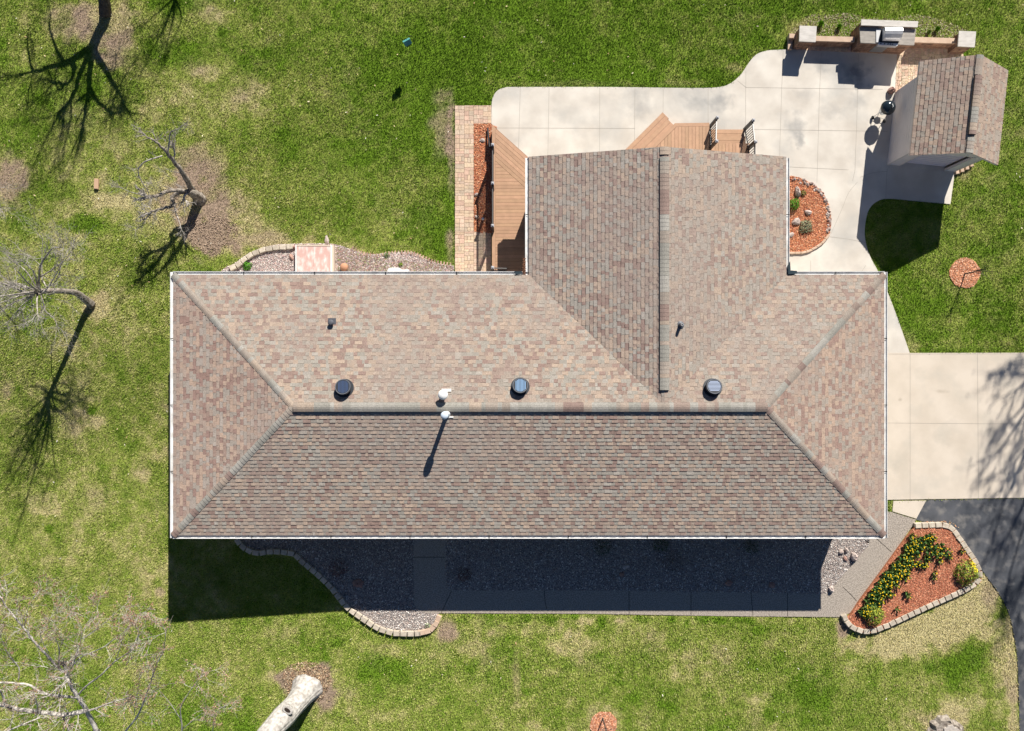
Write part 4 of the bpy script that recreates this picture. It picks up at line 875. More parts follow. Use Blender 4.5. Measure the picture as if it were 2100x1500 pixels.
rock(598, 528, 4, 7, .12, .0, 'orange brown rock left of the cellar hatch', 'rockred'); rock(604, 508, 4, 4, .15, .0, 'dark red rock at the corner of the cellar hatch', 'rockred')
rock(670, 493, 10, 5, .10, -.02, 'flat pale stone on the lawn edge above the hatch'); rock(689, 535, 4, 4, .08, .0, 'small white stone right of the cellar hatch')
rock(1826, 188, 8, 7, .3, .0, 'reddish stone behind the kettle grill at the shed corner', 'rockred')
rg = random.Random(2)
for px, py in [(1624, 366), (1632, 368), (1640, 372)] + [tuple(p) for p in curve([(1648, 371), (1668, 382), (1683, 395), (1694, 412), (1699, 432), (1701, 455), (1698, 475)], 5)]:
    for q in range(2):
        rock(px + rg.uniform(-5, 1), py + rg.uniform(-3, 5), rg.uniform(2.6, 4.4), rg.uniform(2.4, 3.6), rg.uniform(.06, .11), .02, 'small mixed river stone in the border of the half round mulch bed', rng if False else rg.choice(['rock', 'rock', 'rockred']), group='stones bordering the half round bed', name='border_stone')
BLK = {}
def block(px, py, ang, L_, W_, z0, z1, label, group, m='blockcap', name='edging_block'):
    key = (round(L_, 2), round(W_, 2), m, random.randint(0, 1), round(z1 - z0, 2))
    if key not in BLK:
        rr = random.Random(len(BLK)); b = MB(); h = z1 - z0; c = .012
        j = lambda: rr.uniform(-.006, .006)
        base = [(-L_ / 2, -W_ / 2), (L_ / 2, -W_ / 2), (L_ / 2, W_ / 2), (-L_ / 2, W_ / 2)]; base = [(x + j(), y + j()) for x, y in base]
        top = [(x * (1 - 2 * c / L_), y * (1 - 2 * c / W_)) for x, y in base]
        v = [(x, y, 0) for x, y in base] + [(x, y, h - c) for x, y in base] + [(x, y, h) for x, y in top]
        b.add(v, [(0, 1, 5, 4), (1, 2, 6, 5), (2, 3, 7, 6), (3, 0, 4, 7), (4, 5, 9, 8), (5, 6, 10, 9), (6, 7, 11, 10), (7, 4, 8, 11), (8, 9, 10, 11), (3, 2, 1, 0)])
        o = b.build(name, M[m]); BLK[key] = o.data
    else: o = bpy.data.objects.new(name, BLK[key]); COL.objects.link(o)
    x, y = XY(px, py, max(z1, 0)); o.location = (x, y, z0); o.rotation_euler = (0, 0, ang); return tag(o, label, 'edging block', group)
random.seed(4)
def edging(pts, pitch, L_, W_, z0, z1, label, group, m='blockcap', zj=.01):
    c = curve(pts, 10); acc = 0; nxt = pitch / 2
    for a, bb in zip(c[:-1], c[1:]):
        d = math.hypot(bb[0] - a[0], bb[1] - a[1])
        while acc + d >= nxt:
            t_ = (nxt - acc) / d; block(a[0] + (bb[0] - a[0]) * t_, a[1] + (bb[1] - a[1]) * t_, -math.atan2(bb[1] - a[1], bb[0] - a[0]) + random.uniform(-.09, .09), L_, W_, z0, z1 + random.choice([-zj, 0, 0, zj]), label, group, m); nxt += pitch
        acc += d
edging([(483, 1106), (497, 1122), (512, 1131), (530, 1135), (560, 1132), (600, 1137), (618, 1152), (640, 1170), (661, 1189), (680, 1208), (697, 1230), (712, 1247), (732, 1262), (752, 1276), (778, 1291), (805, 1299), (835, 1301), (860, 1300)],
       14.6, .25, .205, -.35, .115, 'squared tan concrete block in the curved edging of the front gravel bed', 'blocks edging the curved front gravel bed')
edging([(858, 1300), (878, 1295), (892, 1283), (899, 1268), (901, 1258)], 12.2, .245, .2, -.1, .115, 'smoother pink tan curb block at the right end of the curved front edging', 'curb blocks at the right end of the front edging', 'capstone')
edging([(1877, 1079), (1905, 1078), (1935, 1078), (1953, 1085), (1968, 1104), (1986, 1130), (2002, 1154), (2010, 1176), (2006, 1192), (1990, 1205), (1960, 1220), (1900, 1247), (1840, 1275), (1800, 1292), (1775, 1296), (1752, 1289), (1740, 1279), (1733, 1267)],
       14.0, .242, .20, -.06, .16, 'squared grey tan block in the edging around the flower bed', 'blocks edging the flower bed')
edging([(470, 552), (488, 543), (503, 530), (520, 520), (538, 513), (558, 509), (580, 507), (602, 505)], 14.2, .25, .2, -.06, .12, 'yellowish tan block in the arc of edging left of the cellar hatch', 'blocks edging the back gravel bed')
edging([(720, 508), (745, 520), (775, 524), (800, 519), (840, 518), (868, 528), (890, 537), (925, 543)], 6.5, .07, .15, -.05, .03, 'upright red brick in the wavy edging of the back gravel bed', 'bricks edging the back gravel bed', 'oldbrick', zj=.02)
edging([(1701, 481), (1688, 497), (1668, 511), (1648, 518), (1618, 519)], 12, .235, .09, -.02, .09, 'slim tan curb brick at the lower rim of the half round bed', 'curb bricks of the half round bed', 'capstone')
for i, (px, py, a) in enumerate([(1964, 352, .5), (1974, 348, .5), (1984, 343, .5), (1993, 337, .6)]):
    block(px, py, a + 1.2, .2, .14, 0, .1, 'tan brick in the short row beside the shed corner', 'bricks beside the shed corner', 'capstone', name='loose_brick')
block(196.5, 377, 1.52, .42, .17, 0, .09, 'raw pine wood block lying alone on the lawn', None, 'wood', name='wood_block')['category'] = 'wood block'

# ------------------------------------------------------------------ outdoor kitchen wall
kw = empty('barbecue_wall', 'brown block wall with two square pillars and a raised stone barbecue counter', 'garden wall', (*PX(1800, 105)[:2], 0)); ko = kw.location.copy()
def KB(name, parts, m, parent=kw):
    b = MB()
    for poly, z0, z1 in parts: b.prism([(x - ko.x, y - ko.y) for x, y in poly], z0, z1)
    return b.build(name, m, parent)
def quad(pts, z): return PP(pts, z)
lp = quad([(1640, 53), (1675, 54), (1673, 86.5), (1639, 85)], .76); rp = quad([(1967, 63.5), (2002, 65), (1999, 97), (1964.5, 95)], .76)
def shrink(poly, d):
    cx = sum(p[0] for p in poly) / len(poly); cy = sum(p[1] for p in poly) / len(poly); return [(cx + (x - cx) * (1 - d), cy + (y - cy) * (1 - d)) for x, y in poly]
ct = quad([(1766, 62), (1878, 62), (1875, 93), (1765, 88)], .90); bk = quad([(1766.5, 40), (1883, 44), (1882, 56), (1766, 52)], 1.02)
wL = quad([(1673, 74), (1752, 76), (1752, 86.5), (1672, 84)], .5); wR = quad([(1876, 76), (1968, 79), (1966, 89.5), (1875, 87)], .5)
for i, p in enumerate((lp, rp)):
    KB('pillar', [(shrink(p, .14), -.05, .70)], M['wallblock']); KB('pillar_cap', [(p, .702, .76)], M['granite'])
KB('low_wall', [(wL, -.05, .44)], M['wallblock']); KB('wall_cap', [(shrink(wL, -.02), .442, .5)], M['capstone']); KB('low_wall', [(wR, -.05, .44)], M['wallblock']); KB('wall_cap', [(shrink(wR, -.02), .442, .5)], M['capstone'])
cb = [(ct[0][0] + .04, bk[0][1] - .02), (ct[1][0] - .04, bk[1][1] - .02), (ct[2][0] - .05, ct[2][1] + .05), (ct[3][0] + .05, ct[3][1] + .05)]
KB('counter_base', [(cb, -.05, .845)], M['wallblock'])
KB('counter_top', [([(ct[3][0], ct[3][1]), (ct[2][0], ct[2][1]), (bk[2][0], bk[2][1] - .0), (bk[3][0], bk[3][1])], .848, .90)], M['granite_dark'])
KB('bar_back', [(shrink(bk, .06), .903, .965)], M['wallblock']); KB('bar_top', [(bk, .968, 1.02)], M['granite'])
# mortar courses on the front faces: real recess lines
KB('corner_block', [(quad([(1619, 69), (1634, 70), (1633, 78), (1619, 78)], .25), -.05, .25), (quad([(1617, 79), (1626, 79), (1624, 101), (1616, 101)], .12), -.05, .12)], M['capstone'])
fr = [(cb[3][0], cb[3][1]), (cb[2][0], cb[2][1])]
def lerp2(t_): return (fr[0][0] + (fr[1][0] - fr[0][0]) * t_, fr[0][1] + (fr[1][1] - fr[0][1]) * t_)
a = lerp2(.34); c = lerp2(.60); KB('access_door', [([(a[0], a[1] - .02), (c[0], c[1] - .02), (c[0], c[1] + .01), (a[0], a[1] + .01)], .12, .78)], M['steeldark'])
# stainless grill set in the counter
gr = empty('gas_grill', 'stainless steel gas grill with hood and black knobs set in the stone counter', 'grill', (*XY(1826, 78, .9), .9)); go = gr.location.copy()
def GBX(name, pts_z, m, parent=gr): 
    b = MB(); n = len(pts_z[0][0])
    for poly, z0, z1 in pts_z: b.prism([(x - go.x, y - go.y) for x, y in poly], z0 - go.z, z1 - go.z)
    return b.build(name, m, parent)
gb = [(XY(1808, 60, .95)), (XY(1846, 61, .95)), (XY(1843, 88, .95)), (XY(1805, 87, .95))]
GBX('grill_body', [(gb, .80, .955)], M['black'])
x0, x1 = gb[0][0] + .02, gb[1][0] - .02; yb, yf = gb[0][1], gb[2][1] + .06; prof = [(0, 0), (.0, .16), (.06, .23), (.16, .255), (.26, .22), (.36, .13), (.42, .0)]
b = MB(); P0 = [(x0 - go.x, yb - v_ * (yb - yf) / .42 - go.y, .957 + z_ - go.z) for v_, z_ in prof]; P1 = [(x1 - go.x, p[1], p[2]) for p in P0]; n = len(prof)
b.add(P0 + P1, [(i, i + n, i + 1 + n, i + 1) for i in range(n - 1)] + [tuple(range(n)), tuple(range(n, 2 * n))[::-1]]); hd = b.build('hood', M['steel'], gr)
b = MB(); b.tube([(x0 + .06 - go.x, yf + .02 - go.y, .16 + .957 - go.z - .04), (x1 - .06 - go.x, yf + .02 - go.y, .12 + .957 - go.z)], .014, 8); b.build('handle', M['steel'], hd)
cp = [XY(1802, 87.5, .93), XY(1842, 90, .93), XY(1840, 95, .93), XY(1801, 92.5, .93)]; GBX('control_panel', [(cp, .78, .94)], M['steel'])
for t_ in (.12, .32, .5, .62, .74):
    b = MB(); c0 = Vector(cp[3]).lerp(Vector(cp[2]), t_); b.lathe([(.02, -.002), (.022, .03), (.012, .035)], n=12, M4=Matrix.Translation((c0.x - go.x, c0.y + .05 - go.y, .94 - go.z))); b.build('knob', M['black'], gr)
GBX('side_burner', [([XY(1797, 60, .93), XY(1807, 60, .93), XY(1801, 87, .93), XY(1797, 87, .93)], .9, .93)], M['steel'])

# kettle grill
kx, ky = XY(1826, 218, .80); kg = empty('kettle_grill', 'round blue black kettle grill on wheels beside the shed', 'grill', (kx, ky, 0))
b = MB(); b.lathe([(.05, .44), (.17, .47), (.26, .55), (.285, .63)], n=32); b.build('bowl', M['kettle'], kg, smooth=True)
b = MB(); b.lathe([(.292, .632), (.288, .66), (.25, .75), (.17, .815), (.08, .845), (.01, .85)], n=32); ld = b.build('lid', M['kettle'], kg, smooth=True)
b = MB(); b.tube([(.03, .05, .84), (.03, .05, .90), (.06, -.06, .90), (.06, -.06, .84)], .013, 8); b.build('handle', M['whiteplastic'], ld)
b = MB()
for q, (dx, dy) in enumerate([(-.30, -.16), (.14, -.30), (.05, .28)]): b.tube([(dx * .5, dy * .5, .50), (dx, dy, .06)], .012, 8)
b.tube([(-.27, -.15, .12), (.13, -.27, .12)], .01, 6); b.build('legs', M['steel'], kg)
b = MB(); b.lathe([(.01, .20), (.14, .205), (.145, .22), (.01, .222)], n=24); b.build('ash_tray', M['steeldark'], kg)
for dx, dy in ((-.32, -.2), (.15, -.34)):
    b = MB(); b.lathe([(.03, -.015), (.075, -.018), (.08, 0), (.075, .018), (.03, .015)], n=20, M4=Matrix.Translation((dx, dy, .082)) @ Matrix.Rotation(.35, 4, 'Z') @ Matrix.Rotation(math.pi / 2, 4, 'Y')); b.build('wheel', M['black'], kg)
b = MB(); b.box(-.06, .26, .58, .07, .31, .61); b.build('side_handle', M['whiteplastic'], kg)

# ------------------------------------------------------------------ shepherd hook with feeder, lamp, pole
hx_, hy_ = XY(857, 112); hk = empty('shepherd_hook', 'thin black shepherd hook pole standing in the back lawn', 'garden hook', (hx_, hy_, -.02))
b = MB(); arc = [(0, 0, 0), (0, 0, 1.5)] + [(-.13 + .13 * math.cos(a), -.02 * (1 - math.cos(a)), 1.5 + .16 * math.sin(a)) for a in np.linspace(.2, math.pi, 8)] + [(-.26, -.04, 1.38)]
b.tube(arc, .008, 6); b.build('pole', M['black'], hk)
b = MB(); b.tube([(0, .0, .25), (.12, .0, .25), (.12, 0, 0)], .008, 6); b.build('foot', M['black'], hk)
fd = empty('bird_feeder', 'teal bird feeder hanging from the shepherd hook', 'bird feeder', (hx_ - .26, hy_ - .04, 1.0)); ML2 = Matrix.Rotation(.5, 4, 'Z')
b = MB(); b.box(-.10, -.08, -.04, .10, .08, .15, M4=ML2); b.build('feeder_body', M['splash'], fd)
b = MB(); b.add([tuple(ML2 @ Vector(p)) for p in [(-.15, -.13, .14), (.15, -.13, .14), (.15, .13, .14), (-.15, .13, .14), (-.15, 0, .27), (.15, 0, .27)]], [(0, 1, 5, 4), (2, 3, 4, 5), (0, 4, 3), (1, 2, 5), (3, 2, 1, 0)]); b.tube([(0, 0, .26), (0, 0, .39)], .006, 5); b.build('feeder_roof', M['teal'], fd)
sx, sy = XY(991, 452); b = MB(); sl = empty('solar_light', 'small round white solar light on a stake in the mulch strip', 'garden light', (sx, sy, 0))
b.tube([(0, 0, 0), (0, 0, .22)], .01, 6); b.build('stake', M['black'], sl); b = MB(); b.lathe([(.03, .2), (.055, .23), (.055, .26), (.02, .275)], n=16); b.build('lamp_head', M['whiteplastic'], sl)
b = MB(); p0 = Vector(PX(1000, 263, .1)); p1 = Vector(PX(1004, 302, .35)); b.tube([p0, p1], .035, 10); tag(b.build('pipe', M['black']), 'short black pipe leaning on the mulch against the deck', 'pipe')

# ------------------------------------------------------------------ trees
def twigs(b, start, direction, length, r, depth, rg, buds=None, spread=.55, up=.1, seg=3):
    p = Vector(start); d = Vector(direction).normalized(); pts = [p.copy()]; rad = [r]
    for i in range(seg):
        d = (d + Vector((rg.gauss(0, .16), rg.gauss(0, .16), rg.gauss(up * .4, .12)))).normalized(); p = p + d * (length / seg); pts.append(p.copy()); rad.append(r * (1 - .6 * (i + 1) / seg))
        if depth > 0 and rg.random() < .95:
            for _ in range(rg.choice([1, 2])):
                nd = (d + Vector((rg.gauss(0, spread), rg.gauss(0, spread), rg.gauss(up, spread * .6)))).normalized()
                twigs(b, p, nd, length * rg.uniform(.45, .75), max(r * .6, .0025), depth - 1, rg, buds, spread, up)
        if buds is not None and rg.random() < (.30 if depth == 0 else .04): buds.append(p.copy())
    b.tube(pts, rad, 4 if r < .02 else 6, cap=False)
def tree(name, label, base, trunk, limbs, bark, twigbark, seed, tw=(.35, .9), depth=2, density=1.0, budmat=None, radii=(.14, .06), budsz=.02, budn=3, up=.1, group=None, trk_n=12, tr=.004, thick=None, flute=0):
    rg = random.Random(seed); o = empty(name, label, 'tree', base, group=group); B0 = Vector(base)
    def rl(p): return Vector(p) - B0
    b = MB(); tp = [tuple(rl(p)) for p in trunk]; c = curve(tp, 4); n = len(c)
    if isinstance(radii[0], (list, tuple)): rr = list(np.interp(np.linspace(0, 1, n), np.linspace(0, 1, len(radii[0])), radii[0]))
    else: rr = [radii[0] + (radii[1] - radii[0]) * (i / (n - 1)) for i in range(n)]; rr[0] *= 1.25
    b.tube(c, rr, trk_n)
    if flute:
        cc = [Vector(q) for q in c]; nv = trk_n
        for i in range(len(cc)):
            for j in range(nv):
                v_ = Vector(b.v[i * nv + j]); d_ = v_ - cc[i]; a_ = j / nv * 2 * math.pi; hgt = cc[i].z
                k_ = 1 + flute * (.9 * float(vnoise(a_ * 1.9 + 3, hgt * .5, 5) - .5) * math.exp(-max(hgt, 0) / .5) * 1.2 + .35 * float(vnoise(j * .55, hgt * .9, 9) - .5) + .30 * float(vnoise(math.cos(a_) * 2 + 9, math.sin(a_) * 2 + hgt * 1.6, 7) - .5))
                b.v[i * nv + j] = tuple(cc[i] + d_ * k_)
    b.build('trunk', bark, o, smooth=True)
    tb = MB(); buds = [] if budmat else None
    for pts, r0, r1 in limbs:
        b = MB(); pr = [tuple(rl(p)) for p in pts]; c = curve(pr, 4); n = len(c); c = [Vector(q) + Vector((rg.gauss(0, r0 * .12), rg.gauss(0, r0 * .12), rg.gauss(0, r0 * .12))) if 0 < i < n - 1 else Vector(q) for i, q in enumerate(c)]
        rr = [r0 + (r1 - r0) * i / (n - 1) for i in range(n)]; b.tube(c, rr, 8); b.build('branch', thick if (thick and r0 > .045) else twigbark, o, smooth=True)
        for i in range(1, n):
            f = i / (n - 1); d = (c[i] - c[i - 1]).normalized()
            k = rg.random() < density * (.25 + .75 * f)
            if k:
                for _ in range(rg.choice([1, 1, 2])):
                    nd = (d + Vector((rg.gauss(0, .8), rg.gauss(0, .8), rg.gauss(up, .5)))).normalized()
                    twigs(tb, c[i], nd, rg.uniform(*tw), max(min(rr[i] * .4, .014), tr), depth, rg, buds, up=up)
        for _ in range(3): twigs(tb, c[-1], (d + Vector((rg.gauss(0, .5), rg.gauss(0, .5), rg.gauss(up, .4)))).normalized(), rg.uniform(*tw), max(r1 * .8, tr), depth, rg, buds, up=up)
    tag(tb.build('twigs', twigbark, o), kind='stuff')
    if budmat:
        bb = MB()
        for p in buds:
            for _ in range(budn):
                q = p + Vector((rg.gauss(0, .02), rg.gauss(0, .02), rg.gauss(0, .02))); a = Vector((rg.gauss(0, 1), rg.gauss(0, 1), rg.gauss(0, 1))).normalized() * budsz * rg.uniform(.5, 1.3); c2 = a.orthogonal().normalized() * budsz * rg.uniform(.4, .9)
                bb.add([q - a, q + c2, q + a, q - c2], [(0, 1, 2, 3)])
        tag(bb.build('buds', budmat, o), kind='stuff')
    return o
def PL(*pts): return [PX(*p) for p in pts]
def SL(*pts): return [SH(*p) for p in pts]
g = lambda px, py: (*XY(px, py), gzs(*XY(px, py)))
# pruned low tree left of the house
tree('pruned_tree', 'bare pruned tree with a sawn off limb beside the dug brown earth', g(408, 407), [g(408, 407), PX(400, 400, .4), PX(390, 393, .85)],
     [(PL((395, 390, .7), (383, 370, 1.3), (372, 352, 1.8), (352, 326, 2.4), (336, 306, 2.8), (322, 293, 3.1), (298, 278, 3.4)), .125, .02),
      (PL((343, 315, 2.6), (347, 295, 3.0), (350, 272, 3.3), (365, 265, 3.5), (378, 255, 3.8)), .035, .01), (PL((333, 320, 2.4), (310, 327, 2.5), (293, 335, 2.5), (283, 350, 2.3), (290, 372, 2.0), (303, 390, 1.8), (306, 400, 1.8)), .03, .012),
      (PL((392, 394, .75), (375, 391, 1.0), (350, 391, 1.3), (325, 401, 1.6), (303, 405, 1.8)), .09, .06), (PL((303, 405, 1.8), (285, 399, 2.1), (262, 392, 2.4), (250, 386, 2.6)), .025, .008),
      (PL((388, 397, .8), (370, 396, .85), (352, 405, .9), (357, 420, .9), (345, 425, .95), (325, 430, 1.0), (310, 435, 1.0)), .085, .04), (PL((310, 435, 1.0), (300, 448, 1.0), (292, 462, .95), (278, 472, .9)), .025, .008),
      (PL((357, 418, .9), (361, 437, 1.0), (367, 452, 1.1), (372, 472, 1.2)), .03, .008), (PL((395, 392, .8), (380, 400, .95), (377, 408, 1.0)), .045, .04), (PL((355, 330, 2.3), (358, 316, 2.4), (357, 304, 2.5)), .03, .03), (PL((390, 400, .8), (365, 380, 1.2), (343, 360, 1.5)), .008, .004)],
     M['bark'], M['barkpale'], 101, tw=(.2, .45), depth=2, density=.55, radii=(.24, .15), tr=.003, trk_n=28, thick=M['bark'], flute=.3)
pt = [o for o in bpy.data.objects if o.name.startswith('pruned_tree')][0]
b = MB(); b0 = Vector(pt.location); c0 = Vector(PX(388, 392, .93)) - b0; dcut = Vector((-.35, .2, .9)).normalized()
b.tube([c0 - dcut * .25, c0], [.14, .12], 14); b.tube([c0 - dcut * .01, c0 + dcut * .006], [.095, .09], 14, mi=1); b.build('sawn_limb', [M['bark'], M['heart']], pt)
# leaning tree at the left edge
tree('bare_tree', 'bare leaning tree with pale spreading twigs at the left edge', g(188, 626), [g(188, 626), PX(172, 612, .45), PX(155, 601, .95), PX(120, 597, 1.7), PX(80, 597, 2.4)],
     [(PL((80, 597, 2.4), (80, 570, 2.7), (83, 545, 3.1), (95, 525, 3.4), (107, 510, 3.6), (122, 508, 3.8)), .05, .012), (PL((83, 568, 2.7), (103, 556, 2.9), (118, 545, 3.0), (132, 535, 3.2), (147, 515, 3.5)), .03, .01),
      (PL((80, 597, 2.4), (62, 592, 2.8), (40, 586, 3.0), (22, 583, 3.2), (0, 565, 3.5)), .045, .012), (PL((78, 598, 2.4), (52, 604, 2.9), (25, 612, 3.2), (0, 622, 3.4)), .04, .012), (PL((78, 600, 2.4), (50, 612, 2.7), (25, 622, 2.9), (0, 640, 3.1)), .035, .01),
      (PL((75, 600, 2.4), (55, 618, 2.6), (42, 630, 2.7), (28, 648, 2.7), (15, 664, 2.8)), .03, .008), (PL((42, 630, 2.7), (48, 650, 2.6), (52, 663, 2.6), (68, 678, 2.5)), .015, .006), (PL((84, 602, 2.4), (88, 620, 2.3), (94, 640, 2.2), (110, 652, 2.2), (118, 670, 2.1)), .03, .01),
      (PL((77, 600, 2.4), (76, 618, 3.0), (77, 642, 3.6)), .04, .015), (PL((80, 597, 2.4), (68, 590, 3.2), (52, 575, 4.0), (30, 550, 4.8)), .05, .012), (PL((78, 596, 2.4), (70, 560, 3.0), (45, 535, 3.6), (20, 520, 4.2)), .03, .008),
      (PL((79, 598, 2.4), (62, 600, 3.2), (30, 604, 4.0), (-10, 610, 5.0)), .055, .015), (PL((120, 598, 1.7), (100, 606, 2.0), (118, 590, 2.3), (136, 588, 2.5)), .02, .006), (PL((88, 606, 2.3), (105, 612, 2.0), (135, 618, 1.9)), .012, .005),
      (SL((96, 785, 2.45), (88, 825, 2.9), (70, 855, 3.4), (52, 885, 3.9), (28, 925, 4.6)), .06, .02), (SL((90, 820, 2.8), (76, 845, 3.3), (70, 885, 3.9)), .035, .01), (SL((97, 790, 2.5), (106, 810, 2.7), (130, 808, 3.0), (160, 785, 3.4)), .04, .01),
      (SL((96, 785, 2.45), (70, 800, 2.8), (45, 818, 3.1)), .035, .01), (SL((96, 780, 2.45), (80, 770, 2.7), (62, 768, 2.9)), .035, .01), (SL((107, 755, 2.3), (118, 782, 2.5), (140, 782, 2.8), (150, 740, 3.0)), .025, .008), (SL((104, 750, 2.2), (104, 715, 2.3), (108, 685, 2.5)), .02, .008)],
     M['bark'], M['barkpale'], 102, tw=(.3, .8), depth=2, density=.65, radii=([.17, .14, .115, .10, .085],), tr=.0035, trk_n=24, flute=.3)
# big tree whose shadow falls over the top left lawn
LM = [(SL((188, 97, 2.0), (150, 122, 2.3), (110, 137, 2.6), (68, 147, 2.8)), .15, .035), (SL((70, 147, 2.8), (62, 130, 3.0), (57, 95, 3.2), (56, 72, 3.4)), .05, .02), (SL((130, 126, 2.5), (112, 90, 2.9), (102, 58, 3.2), (104, 30, 3.5)), .06, .02), (SL((148, 122, 2.4), (156, 100, 2.7), (158, 80, 3.0)), .03, .01),
      (SL((145, 122, 2.4), (152, 140, 2.7), (148, 160, 2.9), (135, 172, 3.0), (108, 170, 3.2)), .10, .04), (SL((135, 170, 3.0), (122, 185, 3.2), (112, 162, 3.3)), .05, .02), (SL((187, 100, 2.0), (165, 150, 2.8), (145, 205, 3.6), (122, 230, 4.2)), .12, .06), (SL((122, 230, 4.2), (103, 268, 4.7), (82, 312, 5.2)), .05, .015),
      (SL((145, 208, 3.7), (146, 240, 4.4), (138, 280, 5.0), (128, 320, 5.6)), .04, .012), (SL((132, 222, 4.0), (128, 260, 4.6), (118, 300, 5.2)), .03, .012), (SL((125, 228, 4.0), (100, 240, 4.2), (80, 245, 4.5)), .03, .012), (SL((187, 102, 2.0), (184, 145, 2.7), (182, 180, 3.2)), .13, .085), (SL((182, 178, 3.2), (176, 215, 3.8), (171, 256, 4.4)), .07, .035),
      (SL((183, 178, 3.2), (198, 205, 3.7), (222, 226, 4.1), (245, 232, 4.4), (258, 217, 4.6)), .075, .025), (SL((192, 100, 2.0), (212, 138, 2.6), (240, 182, 3.2)), .12, .06), (SL((240, 180, 3.2), (252, 163, 3.4), (268, 136, 3.7)), .02, .01), (SL((240, 182, 3.2), (241, 205, 3.6), (243, 235, 4.2)), .02, .01), (SL((225, 160, 2.9), (236, 140, 3.0), (238, 115, 3.2)), .02, .012)]
tree('bare_tree', 'dark bare tree rising past the top edge, casting the forked shadow', g(216, 30), [g(216, 30), SH(214, 45, .5), SH(203, 65, 1.2), SH(188, 100, 2.05)], LM, M['barkdark'], M['barkdark'], 103, tw=(.4, 1.1), depth=2, density=.75, radii=([.23, .205, .20, .20],), tr=.008, trk_n=24, flute=.3)
tree('bare_tree', 'bare tree beyond the top edge whose thin shadow reaches the lawn', (*XY(372, -75), 0), [(*XY(372, -75), 0), SH(368, -35, 1.0), SH(358, -5, 1.8)],
     [(SL((358, -5, 1.8), (350, 25, 2.4), (335, 60, 3.0), (312, 100, 3.8), (300, 130, 4.4)), .05, .012), (SL((358, -5, 1.8), (356, 30, 2.4), (345, 80, 3.2)), .05, .012), (SL((358, -5, 1.8), (330, 20, 2.2), (300, 45, 2.8)), .05, .012), (SL((358, -5, 1.8), (372, 30, 2.6), (365, 60, 3.2)), .04, .012)],
     M['barkdark'], M['barkdark'], 104, tw=(.4, 1.0), depth=2, density=1.0, radii=(.14, .09), tr=.009)
tree('bare_tree', 'bare tree beyond the left edge whose grey twigs reach into view above the leaning tree', g(-110, 420), [g(-110, 420), PX(-90, 410, 1.2), PX(-70, 400, 2.2)],
     [(PL((-70, 400, 2.2), (-40, 405, 2.6), (-5, 425, 2.8)), .05, .012), (PL((-70, 400, 2.2), (-40, 380, 2.6), (-10, 385, 2.8)), .04, .01)], M['bark'], M['barkpale'], 105, tw=(.3, .7), depth=2, density=.8, radii=(.14, .08), tr=.003)
